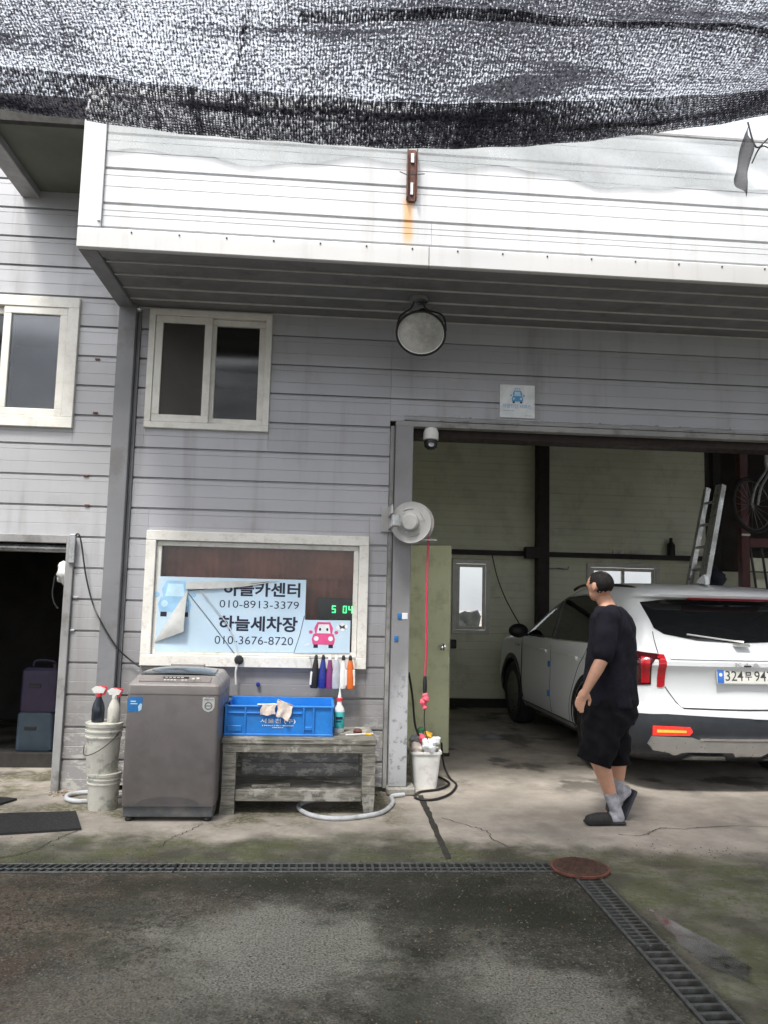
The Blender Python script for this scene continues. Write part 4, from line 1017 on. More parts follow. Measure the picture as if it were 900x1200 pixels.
part(MB().box((.125, 5.82, .60), (.175, 5.8205, .618), .0).box((.13, 5.82, .58), (.165, 5.8205, .588)), 'label_print', M_txtk, sb)
part(MB().lathe([(.001, .728), (.022, .728), (.022, .748), (.001, .75)], c_, 18), 'collar', mat("red_plastic", (.62, .03, .05), .4), sb)
part(MB().lathe([(.001, .7495), (.014, .7495), (.010, .775), (.006, .80), (.005, .825), (.001, .826)], c_, 14), 'nozzle', M_white, sb)
br_ = thing('hand_brush', 'little brush with brown head and pale handle on the bench', 'brush', (.30, 5.76, .505))
part(MB().box((.19, 5.73, .506), (.40, 5.748, .516), .003, rz=.3), 'handle', M_white, br_)
part(MB().lathe([(.001, .506), (.03, .506), (.034, .525), (.02, .54), (.001, .542)], (.285, 5.80, 0), 10), 'head', M_rust, br_)
single(MB().box((.335, 5.705, .506), (.385, 5.73, .522), .005, rz=-.5), 'yellow_cap', M_yel, 'small yellow plastic piece beside the brush on the bench', 'cap')
# squeeze bottles hung under the window
rl = MB().tube([(-.09, 6.10, 1.015), (.27, 6.10, 1.015)], .006, 8)
for x in (-.08, .26): rl.tube([(x, 6.10, 1.015), (x, 6.155, 1.02)], .005, 6)
single(rl, 'hanging_rail', M_steel, 'thin rail under the office window that holds squeeze bottles', 'rail')
HB = [(-.033, M_black, .030, 'black squeeze bottle, first in the row hanging under the window', 0.05), (.022, M_nblue, .030, 'navy blue squeeze bottle hanging under the window', .02), (.074, M_purple, .026, 'purple squeeze bottle hanging under the window', 0),
      (.124, M_clearb, .034, 'cloudy clear squeeze bottle hanging under the window', 0), (.176, M_white, .028, 'white squeeze bottle with black cap hanging under the window', 0), (.229, M_orange, .031, 'orange squeeze bottle hanging last in the row under the window', -.03)]
for i, (x, m, w_, lab, tl) in enumerate(HB):
    t = thing('squeeze_bottle', lab, 'bottle', (x, 6.10, .79), 'bottles hung under the window')
    Mt = Matrix.Translation((x, 6.095, 1.0)) @ Matrix.Rotation(tl, 4, 'Y')
    part(MB().lathe([(.001, -.212), (w_*.9, -.212), (w_, -.200), (w_*1.02, -.13), (w_*.72, -.04), (w_*.5, .0), (.001, .002)], (0, 0, 0), 18, Mt, 1, .75), 'bottle', m, t)
    part(MB().lathe([(.001, .0015), (.014, .0015), (.014, .022), (.008, .038), (.001, .04)], (0, 0, 0), 12, Mt), 'cap', M_white if i in (2, 3) else M_black, t)
    part(MB().box((-.004, -.006, .0), (.004, .012, .02), .001, M=Mt), 'hook', M_steel, t)
    if i in (0, 4, 5): part(MB().box((w_*.55, -.016, -.19), (w_*1.12, .01, -.07), .003, M=Mt) if i != 0 else MB().box((-w_*1.15, -.016, -.19), (-w_*.6, .01, -.09), .003, M=Mt), 'label_wrap', M_white, t)

# ------------------------------------------------------------------ pails, sprayers, hoses
def pail(x, y, z, r, h, label):
    t = thing('plastic_pail', label, 'pail', (x, y, z), 'stacked pails beside the washing machine')
    part(MB().lathe([(.001, z), (r*.86, z), (r*.88, z+.008), (r*.97, z+h*.80), (.001, z+h*.81)], (x, y, 0), 32), 'body', M_pail, t)
    part(MB().lathe([(r*.97, z+h*.70), (r*1.03, z+h*.705), (r*1.03, z+h*.73), (r*.985, z+h*.735), (r*.985, z+h*.81), (r*1.05, z+h*.82), (r*1.05, z+h*.85), (r*1.0, z+h*.855), (r*1.0, z+h*.92), (r*1.06, z+h*.925), (r*1.07, z+h*.99), (r*1.0, z+h), (.001, z+h)], (x, y, 0), 32), 'lid', M_pail, t)
    return t
p1 = pail(-1.462, 5.72, 0.0, .110, .245, 'lower dirty white pail on the ground beside the washer')
p2 = pail(-1.482, 5.72, .246, .119, .335, 'upper grimy pail with wire handle, carrying two sprayers')
part(MB().tube(spline([(-1.362, 5.72, .53), (-1.40, 5.61, .47), (-1.49, 5.59, .40), (-1.58, 5.63, .37), (-1.605, 5.70, .42)], 8), .003, 6), 'wire_handle', M_black, p2)
def sprayer(x, y, z, m, label, h=.15, k=0):
    t = thing('trigger_sprayer', label, 'spray bottle', (x, y, z), 'sprayers on the upper pail')
    part(MB().lathe([(.001, z), (.040, z), (.043, z+.008), (.043, z+h*.62), (.034, z+h*.85), (.018, z+h*1.1), (.016, z+h*1.22), (.001, z+h*1.23)], (x, y, 0), 20), 'bottle', m, t)
    part(MB().lathe([(.001, z+h*1.15), (.019, z+h*1.15), (.019, z+h*1.3), (.001, z+h*1.31)], (x, y, 0), 14), 'collar', M_redp if k == 0 else M_white, t)
    hd = MB().prism([(x-.035, z+h*1.31), (x+.03, z+h*1.31), (x+.045, z+h*1.52), (x+.01, z+h*1.62), (x-.03, z+h*1.60), (x-.052, z+h*1.50)], y-.013, y+.013); part(hd, 'spray_head', M_white, t)
    tg = MB().prism([(x+.022, z+h*1.20), (x+.036, z+h*1.22), (x+.052, z+h*1.50), (x+.052, z+h*1.60), (x-.012, z+h*1.66), (x-.012, z+h*1.625), (x+.035, z+h*1.58), (x+.036, z+h*1.48)], y-.010, y+.010); part(tg, 'trigger', M_redp, t)
M_redp = mat("red_plastic", (.62, .03, .05), .4)
sprayer(-1.525, 5.70, .582, mat("dark_liquid", (.015, .02, .03), .2), 'dark sprayer bottle with red and white head on the pail', .15)
sprayer(-1.418, 5.70, .582, M_pail, 'cream sprayer bottle with red trigger on the pail', .142, 1)
single(MB().tube(spline([(-1.36, 6.0, .018), (-1.5, 5.98, .018), (-1.66, 6.07, .018), (-1.77, 6.0, .018), (-1.75, 5.88, .018), (-1.64, 5.82, .018), (-1.52, 5.87, .018)], 8), .016, 10), 'pale_hose', M_hoseg, 'short pale hose loop on the ground behind the pails', 'hose')
single(MB().tube(spline([(.66, 6.06, .017), (.56, 6.0, .017), (.555, 5.84, .017), (.50, 5.66, .017), (.40, 5.52, .017), (.15, 5.42, .017), (-.03, 5.50, .017), (-.12, 5.70, .017), (-.06, 5.85, .017), (.05, 5.90, .017), (.16, 5.93, .017)], 8), .0155, 10), 'drain_hose', M_hoseg, 'grey hose curled in a loop under the bench front', 'hose')
cl = MB().tube(spline([(.70, 6.28, .9), (.735, 6.30, .72), (.76, 6.30, .5), (.80, 6.36, .40)], 8), .009, 7)
cl.tube(spline([(1.02, 6.6, .30), (1.06, 6.7, .1), (1.10, 6.62, .012), (1.115, 6.40, .012), (1.02, 6.12, .012), (.90, 5.96, .012), (.80, 5.93, .012), (.735, 6.0, .012), (.79, 6.16, .012), (.95, 6.25, .012), (1.06, 6.42, .012), (1.04, 6.6, .012), (.98, 6.72, .012)], 8), .009, 7)
single(cl, 'floor_cable', M_black, 'black cord looping on the floor round the waste bin', 'cord')
wb = thing('waste_bin', 'square grey-white waste bin heaped with rags in the bay entrance', 'bin', (.855, 6.40, 0))
part(loft(MB(), [rrect(.765, .945, 6.31, 6.49, .03, .0), rrect(.762, .948, 6.308, 6.492, .03, .02), rrect(.738, .972, 6.285, 6.515, .03, .265), rrect(.728, .982, 6.275, 6.525, .032, .268), rrect(.728, .982, 6.275, 6.525, .032, .285), rrect(.745, .965, 6.29, 6.51, .03, .285), rrect(.76, .95, 6.305, 6.495, .03, .20)]), 'bin_body', M_white, wb)
def lump(mb, c, r, seed, sz=1.):
    rnd = random.Random(seed); m = bmesh.ops.create_icosphere(mb.bm, subdivisions=3, radius=r, matrix=Matrix.Translation(c))
    ph = [rnd.uniform(0, 6.3) for _ in range(6)]
    for v in m['verts']:
        d = v.co-Vector(c); k = 1+.22*math.sin(d.x/r*3.1+ph[0]+d.z/r*2)+.18*math.sin(d.y/r*4+ph[1]-d.x/r*2)+.12*math.sin(d.z/r*7+ph[2]+d.y/r*3)+.07*math.sin(d.x/r*11+ph[3])
        d *= k; d.z *= sz; v.co = Vector(c)+d
    return mb
for i, (x, y, z, r, m, lab) in enumerate(((.775, 6.34, .30, .055, M_cloth, 'grey crumpled rag at the left of the waste bin'), (.88, 6.33, .315, .062, M_txtw, 'bright white crumpled rag at the front of the waste bin'), (.925, 6.40, .35, .045, M_txtw, 'white paper ball at the right of the waste bin'),
        (.80, 6.43, .36, .05, M_film and M_clearb, 'cloudy plastic wad at the back of the waste bin'), (.89, 6.42, .39, .036, M_yel, 'yellow scrap on top of the waste bin'), (.835, 6.36, .37, .035, M_pinkc, 'pink scrap in the middle of the waste bin'), (.83, 6.47, .42, .03, mat("green_scrap", (.05, .2, .1), .5), 'green scrap at the back of the waste bin'))):
    single(lump(MB(), (x, y, z), r, i+3, .9), 'rag', m, lab, 'rag', 'rubbish in the waste bin', smooth=60)
# mats, leaves, cans at the left
def mat_mb(pts): return MB().prism(pts, .003, .016, 'z')
single(mat_mb([(-3.2, 5.12), (-1.90, 5.09), (-1.45, 5.20), (-1.60, 5.585), (-2.10, 5.52), (-3.2, 5.45)]), 'rubber_mat', M_mat, 'large black rubber mat on the ground left of the washer', 'mat', 'black mats')
single(mat_mb([(-2.9, 5.56), (-2.24, 5.60), (-2.10, 5.90), (-2.18, 5.93), (-2.9, 5.95)]), 'rubber_mat', M_mat, 'black rubber mat before the dark doorway, by the picture edge', 'mat', 'black mats')
for i in range(9):
    x, y = -1.93+random.uniform(0, .22), 6.02+random.uniform(0, .12); a = random.uniform(0, 6); s = random.uniform(.012, .026)
    lf = MB(); z = .006+random.uniform(0, .004)
    lf.face([(x+s*math.cos(a), y+s*math.sin(a), z+.004), (x+.5*s*math.cos(a+1.2), y+.5*s*math.sin(a+1.2), z), (x-s*math.cos(a), y-s*math.sin(a), z+.006), (x+.5*s*math.cos(a-1.2), y+.5*s*math.sin(a-1.2), z+.001)])
    single(lf, 'fallen_leaf', M_leaf, 'dry brown leaf on the ground by the left door jamb', 'leaf', 'dry leaves by the door jamb', smooth=0)
def can(x0, x1, y0, y1, z, h, m, label):
    t = thing('plastic_can', label, 'canister', ((x0+x1)/2, (y0+y1)/2, z), 'canisters stacked in the dark doorway')
    part(loft(MB(), [rrect(x0+.01, x1-.01, y0+.01, y1-.01, .03, z), rrect(x0, x1, y0, y1, .035, z+.015), rrect(x0, x1, y0, y1, .035, z+h*.82), rrect(x0+.02, x1-.02, y0+.02, y1-.02, .03, z+h*.88)]), 'body', m, t)
    cx, cy = (x0+x1)/2, (y0+y1)/2
    part(MB().tube(spline([(cx-.11, cy, z+h*.87), (cx-.09, cy, z+h*.99), (cx+.05, cy, z+h*.99), (cx+.08, cy, z+h*.87)], 6), .013, 8), 'handle', m, t)
    part(MB().lathe([(.001, z+h*.86), (.03, z+h*.86), (.03, z+h*.96), (.001, z+h*.965)], (x1-.05, y0+.06, 0), 14), 'cap', M_black, t)
    part(MB().box((x0+.07, y0-.006, z+h*.48), (x0+.17, y0-.0005, z+h*.56), .003), 'grip', M_black, t)
can(-2.545, -2.235, 7.0, 7.3, .12, .37, M_can2, 'pale blue plastic canister, lower of two in the dark doorway')
can(-2.530, -2.215, 7.0, 7.3, .445, .42, M_can1, 'violet plastic canister, upper of two in the dark doorway')
single(MB().box((-2.75, 6.95, 0), (-2.15, 7.40, .118), .004), 'pallet_block', M_dark, 'low dark platform under the canisters in the doorway', 'platform')
wl = thing('hanging_hat', 'white hat with dark strap hung inside the left door jamb', 'hat', (-1.965, W+.1, 1.5))
part(lump(MB(), (-1.985, W+.09, 1.60), .085, 21, 1.1), 'crown', M_white, wl, smooth=60)
part(MB().tube(spline([(-2.06, W+.05, 1.59), (-2.07, W+.05, 1.46), (-2.05, W+.05, 1.38), (-2.02, W+.05, 1.34)], 6), .007, 6), 'strap', M_black, wl)

# ------------------------------------------------------------------ window banner and clock
bnr = thing('window_banner', 'torn pale blue banner with workshop names and phone numbers in the office window', 'banner', (-.72, W-.02, 1.03))
yb = W-.0145
bp = MB(); bp.prism([(-1.262, 1.030), (-.130, 1.046), (-.130, 1.606), (-1.262, 1.606)], yb, yb+.002)
part(bp, 'sheet', M_sky, bnr, smooth=0)
part(MB().prism([(-.205, 1.043), (.224, 1.050), (.224, 1.300), (-.150, 1.297)], yb-.0045, yb-.0025), 'patch_sheet', M_sky, bnr, smooth=0)
for mbi, m in icon(-1.13, 1.30, .30, yb-.0005, (mat("banner_car", (.30, .52, .74), .5), M_ilblue)): part(mbi, 'car_picture', m, bnr)
fl = MB()
def flap(u, v):
    A, B, C = Vector((-1.272, yb-.004, 1.10)), Vector((-1.035, yb-.012, 1.515)), Vector((-1.045, yb-.05, 1.19))
    p = A.lerp(B, u); q = A.lerp(C, u); r = p.lerp(q, v); return (r.x, r.y-.02*math.sin(math.pi*v)*u, r.z)
fl.grid(flap, 12, 8)
part(fl, 'peeled_flap', M_flap, bnr, smooth=60); fl = MB()
fl.grid(lambda u, v: (-1.05+.72*u, yb-.003-.02*(1-v)*(1-u), 1.515+.08*u-.022*math.sin(math.pi*u)*(1-v)+.05*v*(1-u)), 16, 3)
part(fl, 'peeled_flap', M_flap, bnr, smooth=60)
ln = MB()
for a, b in (((-1.03, 1.48), (-.66, 1.03)), ((-.135, 1.33), (-.205, 1.045)), ((-1.03, 1.50), (-.42, 1.585))):
    ln.tube([(a[0], yb-.005, a[1]), ((a[0]+b[0])/2+.006, yb-.006, (a[1]+b[1])/2), (b[0], yb-.005, b[1])], .0022, 5)
part(ln, 'crease', M_crack, bnr)
def bt_(s, x, z, wd, ht, b, m=M_txtk): part(text_mb(s, wd, ht, XZ(x, yb-.0008, z), bold=b), 'lettering', m, bnr)
bt_("하늘카센터", -.768, 1.468, .595, .112, .028)
bt_("010-8913-3379", -.790, 1.378, .610, .058, -.004)
bt_("하늘세차장", -.790, 1.200, .605, .118, .028)
bt_("010-3676-8720", -.815, 1.100, .600, .062, -.004)
for mbi, m in icon(.018, 1.085, .215, yb-.0052, (M_pink, M_txtw), eyes=True): part(mbi, 'car_picture', m, bnr)
for (x, z, r) in ((.135, 1.245, .020), (.160, 1.262, .022), (.185, 1.25, .018), (.165, 1.235, .02), (-.10, 1.11, .012), (-.12, 1.10, .010)):
    sm_ = MB(); sm_.prism([(x+r*math.cos(2*math.pi*k/16), z+r*math.sin(2*math.pi*k/16)) for k in range(16)], yb-.0052, yb-.006)
    part(sm_, 'smoke_puff', M_txtw, bnr)
ck = thing('digital_clock', 'dark wall clock with green digits inside the office window', 'clock', (.11, W+.05, 1.30))
part(MB().box((-.04, W+.05, 1.300), (.252, W+.08, 1.47), .004), 'case', M_black, ck)
sg_ = {'5': 'afgcd', '0': 'abcdef', '4': 'fgbc'}
dg_ = MB()
for ch, x in (('5', .078), ('0', .165), ('4', .208)):
    wd, ht, t = .030, .056, .007; z = 1.355; y = W+.0495
    seg = {'a': ((x, z+ht-t), (x+wd, z+ht)), 'g': ((x, z+ht/2-t/2), (x+wd, z+ht/2+t/2)), 'd': ((x, z), (x+wd, z+t)), 'f': ((x, z+ht/2), (x+t, z+ht)), 'b': ((x+wd-t, z+ht/2), (x+wd, z+ht)), 'e': ((x, z), (x+t, z+ht/2)), 'c': ((x+wd-t, z), (x+wd, z+ht/2))}
    for i, q in enumerate(sg_[ch]):
        (a, b), (c, d) = seg[q]; dg_.box((a, y-.002-.0002*i, b), (c, y, d))
part(dg_, 'digits', M_grn, ck)

# ------------------------------------------------------------------ car (local: x right, y forward, rear centre at the origin)
def make_car(loc, ang):
    t = thing('parked_car', 'white sport utility car parked nose-in inside the bay', 'car', loc, None, ang)
    RA, FA, LW = 1.00, 3.58, 4.52
    #      z    half  rear  front  rcy   rcx
    LV = [(.20, .78, .34, 4.20, .30, .20), (.26, .88, .16, 4.34, .32, .20), (.33, .925, .05, 4.42, .34, .22), (.42, .942, .02, 4.47, .34, .22), (.52, .950, .0, 4.50, .34, .22), (.60, .951, .0, 4.51, .34, .22), (.655, .950, .012, 4.51, .34, .22),
          (.68, .948, .055, 4.50, .34, .22), (.70, .947, .075, 4.50, .34, .22), (.80, .945, .085, 4.48, .33, .21), (.90, .943, .075, 4.43, .32, .20), (.965, .944, .055, 4.36, .31, .19), (1.00, .944, .035, 4.28, .30, .18), (1.035, .940, .035, 4.10, .30, .18),
          (1.07, .932, .065, 3.80, .30, .18), (1.10, .920, .095, 3.45, .30, .18), (1.15, .902, .125, 3.28, .30, .18), (1.24, .874, .18, 3.08, .29, .18), (1.34, .842, .245, 2.86, .28, .17), (1.44, .808, .31, 2.62, .27, .17), (1.52, .778, .355, 2.40, .26, .17), (1.56, .760, .34, 2.27, .24, .17),
          (1.585, .745, .27, 2.18, .24, .17), (1.61, .728, .25, 2.08, .25, .18), (1.635, .700, .28, 1.98, .27, .20), (1.655, .660, .36, 1.90, .30, .22), (1.672, .585, .55, 1.80, .30, .25), (1.682, .45, .80, 1.65, .25, .25), (1.686, .25, 1.0, 1.45, .15, .15)]
    import bisect
    NS = 10
    def ring(L, k=None):
        z, h, yr, yf, ry, rx = L; pts = []
        bow = .055; sb = .018
        def y_rear(x): return yr+bow*(x/h)**2*.9
        def corner(cx, cy, a0, a1, rrx, rry, n=9): return [(cx+rrx*math.cos(rad(a0+(a1-a0)*i/n)), cy+rry*math.sin(rad(a0+(a1-a0)*i/n))) for i in range(n+1)]
        rear = [(-h+rx+(2*h-2*rx)*i/14, 0) for i in range(1, 14)]
        rear = [(x, yr+bow*(x/(h-rx))**2) for x, _ in rear]
        pts += rear                                                     # left to right along the rear
        pts += corner(h-rx, yr+bow+ry, -90, 0, rx, ry)
        n = 36; ys, ye = yr+bow+ry, yf-.10-.5*ry-.2
        pts += [(h, ys+(ye-ys)*i/n) for i in range(1, n)]
        pts += corner(h-rx*1.5, ye, 0, 90, rx*1.5, yf-.06-ye)
        fr = [(h-rx*1.5-(2*h-3*rx)*i/14) for i in range(1, 14)]
        pts += [(x, yf-.06*(x/(h-rx*1.5))**2) for x in fr]
        pts += corner(-h+rx*1.5, ye, 90, 180, rx*1.5, yf-.06-ye)
        pts += [(-h, ye+(ys-ye)*i/n) for i in range(1, n)]
        pts += corner(-h+rx, yr+bow+ry, 180, 270, rx, ry)
        out = []
        for x, y in pts:
            dz = 0
            if z > 1.0: dz = -(max(0, 1.9-y)**2*.018 + max(0, y-1.9)**2*.012)*(z-1.0)/.68
            out.append((x, y, z+dz))
        return out
    # resample levels smoothly
    LL = []
    for a, b in zip(LV, LV[1:]):
        LL.append(a)
        if b[0]-a[0] > .06: LL.append(tuple((p+q)/2 for p, q in zip(a, b)))
    LL.append(LV[-1])
    mb = loft(MB(), [ring(L) for L in LL]); bmesh.ops.recalc_face_normals(mb.bm, faces=mb.bm.faces)
    bvh = BVHTree.FromBMesh(mb.bm)
    tmp = bpy.data.meshes.new("car_body_shell"); mb.bm.to_mesh(tmp); mb.bm.free()
    bo = bpy.data.objects.new("body", tmp); COL.objects.link(bo)
    cut = MB()
    for ya in (RA, FA):
        for s in (-1, 1):
            cut.lathe([(.405, 0), (.405, .40)], (0, 0, 0), 40, Matrix.Translation((s*1.05, ya, .375)) @ Matrix.Rotation(rad(90)*(-s), 4, 'Y'))
    cme = cut.mesh("arch_cutter", M_black, smooth=0); co = bpy.data.objects.new("arch_cutter", cme); COL.objects.link(co)
    md = bo.modifiers.new("arches", 'BOOLEAN'); md.object = co; md.operation = 'DIFFERENCE'; md.solver = 'EXACT'
    dg = bpy.context.evaluated_depsgraph_get(); dg.update()
    me = bpy.data.meshes.new_from_object(bo.evaluated_get(dg)); bpy.data.objects.remove(bo); bpy.data.objects.remove(co)
    me.materials.clear(); me.materials.append(M_car); me.materials.append(M_black)
    for p in me.polygons:
        c = p.center; p.material_index = 0
        for ya in (RA, FA):
            if math.hypot(c.y-ya, c.z-.375) < .43 and abs(c.x) < .95 and abs(p.normal.x) < .3: p.material_index = 1
            if math.hypot(c.y-ya, c.z-.375) < .40 and abs(c.x) < .85: p.material_index = 1
        if p.normal.z < -.75 and c.z < .32: p.material_index = 1
    me.polygons.foreach_set('use_smooth', [True]*len(me.polygons)); me.set_sharp_from_angle(angle=rad(28))
    body = bpy.data.objects.new("body", me); COL.objects.link(body); body.parent = t
    def patch(poly, side, off, name, m, par=t, step=.04, thick=.006, label=None):
        """polygon laid on the body: side 'L'/'R' = (y,z), 'B' (rear) = (x,z)"""
        b = bmesh.new()
        vs = [b.verts.new((p[0], 0, p[1])) for p in poly]; b.faces.new(vs); bmesh.ops.triangulate(b, faces=b.faces[:])
        for ax in (0, 2):
            lo = min(v.co[ax] for v in b.verts); hi = max(v.co[ax] for v in b.verts); n = int((hi-lo)/step)
            for k in range(1, n+1):
                q = Vector((0, 0, 0)); q[ax] = lo+(hi-lo)*k/(n+1); nn = Vector((0, 0, 0)); nn[ax] = 1
                bmesh.ops.bisect_plane(b, geom=b.verts[:]+b.edges[:]+b.faces[:], plane_co=q, plane_no=nn)
        inner = []
        for v in b.verts:
            if side == 'B':
                o, d = Vector((v.co.x, -3, v.co.z)), Vector((0, 1, 0))
                if abs(v.co.x) > .70:      # wrap round the corner
                    sg = 1 if v.co.x > 0 else -1; th_ = (abs(v.co.x)-.70)/.30
                    c_ = Vector((sg*.70, .42, v.co.z)); d = Vector((-sg*math.sin(th_), math.cos(th_), 0)); o = c_-d*2
            else:
                s = -1 if side == 'L' else 1; o, d = Vector((s*3, v.co.x, v.co.z)), Vector((-s, 0, 0))
            hit, nrm, _, _ = bvh.ray_cast(o, d)
            if hit is None: hit, nrm, _, _ = bvh.find_nearest(o+d*2.2)
            if nrm.dot(d) > 0: nrm = -nrm
            v.co = hit+nrm*off
        be = [e for e in b.edges if len(e.link_faces) == 1]
        ex = bmesh.ops.extrude_edge_only(b, edges=be)
        cen = sum((v.co for v in b.verts), Vector())/len(b.verts)
        dv = (Vector((0, 1, 0)) if abs(cen.x) < .72 else Vector((-.6 if cen.x > 0 else .6, .8, 0))) if side == 'B' else Vector((1 if side == 'L' else -1, 0, 0))
        for v in ex['geom']:
            if isinstance(v, bmesh.types.BMVert): v.co += dv*(thick+off)
        bmesh.ops.recalc_face_normals(b, faces=b.faces)
        # make sure the outside looks outwards
        big = max(b.faces, key=lambda q: q.calc_area())
        if big.normal.dot(dv) > 0: bmesh.ops.reverse_faces(b, faces=b.faces)
        me_ = bpy.data.meshes.new(name); b.to_mesh(me_); b.free(); me_.materials.append(m)
        me_.polygons.foreach_set('use_smooth', [True]*len(me_.polygons)); me_.set_sharp_from_angle(angle=rad(40))
        o_ = bpy.data.objects.new(name, me_); COL.objects.link(o_); o_.parent = par
        if label: o_['label'] = label
        return o_
    def strip(pts, side, wd, name, m, par=t, off=.0015):
        """thin line laid on the body"""
        P = spline([(a, 0, b) for a, b in pts], 4) if len(pts) > 2 else [Vector((pts[0][0]+(pts[1][0]-pts[0][0])*k/8, 0, pts[0][1]+(pts[1][1]-pts[0][1])*k/8)) for k in range(9)]
        L, R_ = [], []
        for i, p in enumerate(P):
            d = (P[min(i+1, len(P)-1)]-P[max(i-1, 0)]).normalized(); n = Vector((-d.z, 0, d.x))*wd/2
            L.append(p+n); R_.append(p-n)
        poly = [(p.x, p.z) for p in L]+[(p.x, p.z) for p in R_[::-1]]
        return patch(poly, side, off, name, m, par, .08, .004)
    for sd in ('L', 'R'):
        s = -1 if sd == 'L' else 1
        # side glass: dark surround, then panes
        patch([(3.22, 1.085), (2.95, 1.21), (2.60, 1.395), (2.35, 1.485), (2.0, 1.545), (1.55, 1.565), (1.05, 1.54), (.72, 1.455), (.50, 1.315), (.46, 1.235), (.60, 1.165), (1.0, 1.110), (2.0, 1.085)], sd, .003, 'window_surround', M_chrome)
        patch([(3.18, 1.095), (2.93, 1.215), (2.59, 1.385), (2.34, 1.472), (2.0, 1.53), (1.55, 1.55), (1.06, 1.525), (.73, 1.443), (.52, 1.31), (.48, 1.24), (.61, 1.175), (1.0, 1.120), (2.0, 1.095)], sd, .0045, 'window_pillars', M_black)
        patch([(3.02, 1.11), (2.87, 1.215), (2.56, 1.375), (2.30, 1.455), (2.12, 1.485), (2.12, 1.11)], sd, .007, 'front_window', M_cglass)
        patch([(2.03, 1.11), (2.03, 1.497), (1.55, 1.525), (1.16, 1.51), (1.10, 1.13)], sd, .007, 'rear_window', M_cglass)
        patch([(1.02, 1.14), (1.07, 1.495), (.76, 1.42), (.57, 1.30), (.55, 1.24), (.66, 1.185)], sd, .007, 'quarter_window', M_cglass)
        # cladding, sills, arch lips
        patch([(3.14, .20), (3.14, .335), (1.44, .335), (1.44, .20)], sd, .004, 'sill_cladding', M_black)
        patch([(3.11, .285), (3.11, .325), (1.47, .325), (1.47, .285)], sd, .010, 'sill_trim', M_silver)
        for ya in (RA, FA):
            a0, a1 = (-8, 188)
            op = [(ya+.465*math.cos(rad(a)), .375+.465*math.sin(rad(a))) for a in range(a0, a1, 7)]
            ip = [(ya+.408*math.cos(rad(a)), .375+.408*math.sin(rad(a))) for a in range(a1-7, a0-1, -7)]
            patch(op+ip, sd, .008, 'arch_cladding', M_black, step=.3, thick=.03)
        for pts in ([(2.10, .34), (2.10, .7), (2.08, 1.09)], [(1.55, .34), (1.50, .55), (1.30, .86), (1.12, 1.0), (1.06, 1.11)], [(3.12, .34), (3.16, .6), (3.16, .9), (3.12, 1.08)]):
            strip(pts, sd, .008, 'door_gap', M_black)
        strip([(3.9, .985), (3.2, .965), (2.0, .955), (.6, .985)], sd, .006, 'shoulder_crease', M_silver, off=.001)
        for y in (2.22, 1.30):
            h = patch([(y, .935), (y+.19, .935), (y+.20, .955), (y+.19, .972), (y, .972), (y-.01, .955)], sd, .024, 'door_handle', M_car, thick=.01)
        patch([(3.20, .945), (3.40, .945), (3.42, .965), (3.20, .968)], sd, .006, 'side_vent', M_chrome)
        if sd == 'L':
            for z in (.80, .50): patch([(2.11, z), (2.15, z), (2.15, z+.06), (2.11, z+.06)], sd, .013, 'door_guard', M_tape)
        # mirror
        mr = MB(); Mm = Matrix.Translation((s*1.035, 2.98, 1.135))
        m_ = bmesh.ops.create_icosphere(mr.bm, subdivisions=3, radius=1, matrix=Mm @ Matrix.Diagonal((.115, .075, .082, 1)))
        mr.box((min(s*.86, s*.99), 2.96, 1.075), (max(s*.86, s*.99), 3.03, 1.105), .01)
        part(mr, 'wing_mirror', M_black, t, local=True)
        # roof rail
        part(MB().tube(spline([(s*.655, .60, 1.605), (s*.662, .78, 1.632), (s*.668, 1.4, 1.662), (s*.665, 1.9, 1.652), (s*.66, 2.15, 1.61)], 8), .014, 8), 'roof_rail', M_black, t, local=True)
        # lamps at the rear: two upright bars joined on top
        X = lambda v: s*v
        tl = patch([(X(.925), 1.105), (X(.70), 1.085), (X(.70), 1.045), (X(.765), 1.045), (X(.765), .845), (X(.925), .83)] if s < 0 else [(X(.925), 1.105), (X(.925), .83), (X(.765), .845), (X(.765), 1.045), (X(.70), 1.045), (X(.70), 1.085)], 'B', .006, 'tail_lamp', M_tld, step=.03)
        patch([(X(.715), 1.085), (X(.655), 1.08), (X(.655), .84), (X(.675), .825), (X(.715), .828)], 'B', .006, 'lamp_bar', M_tl, tl, .03)
        patch([(X(.838), 1.06), (X(.778), 1.055), (X(.778), .862), (X(.838), .855)], 'B', .010, 'lamp_bar', M_tl, tl, .03)
        patch([(X(.925), 1.09), (X(.85), 1.085), (X(.85), .845), (X(.925), .84)], 'B', .008, 'lamp_wrap', M_tld, tl, .03)
        patch([(X(.765), .465), (X(.765), .535), (X(.50), .530), (X(.48), .50), (X(.50), .470)], 'B', .020, 'bumper_reflector', M_refl, step=.05)  # bumper reflector with its glow put into the material
        patch([(X(.745), .490), (X(.745), .512), (X(.53), .509), (X(.53), .492)], 'B', .024, 'reflector_core', M_reflc, step=.05)
        strip([(X(.685), 1.26), (X(.695), 1.17), (X(.695), 1.09)], 'B', .006, 'gate_gap', M_black)
        strip([(X(.65), .83), (X(.58), .73), (X(.53), .668)], 'B', .007, 'gate_gap', M_black)
        patch([(X(.50), .285), (X(.46), .325), (X(.20), .325), (X(.16), .285)], 'B', .031, 'exhaust_trim', M_silver, step=.06)
    # rear: glass, spoiler strip, bumper, skid
    patch([(-.705, 1.50), (-.665, 1.285), (-.60, 1.24), (-.35, 1.195), (0, 1.18), (.35, 1.195), (.60, 1.24), (.665, 1.285), (.705, 1.50), (.52, 1.53), (0, 1.535), (-.52, 1.53)], 'B', .006, 'tailgate_window', M_cglass, step=.05)
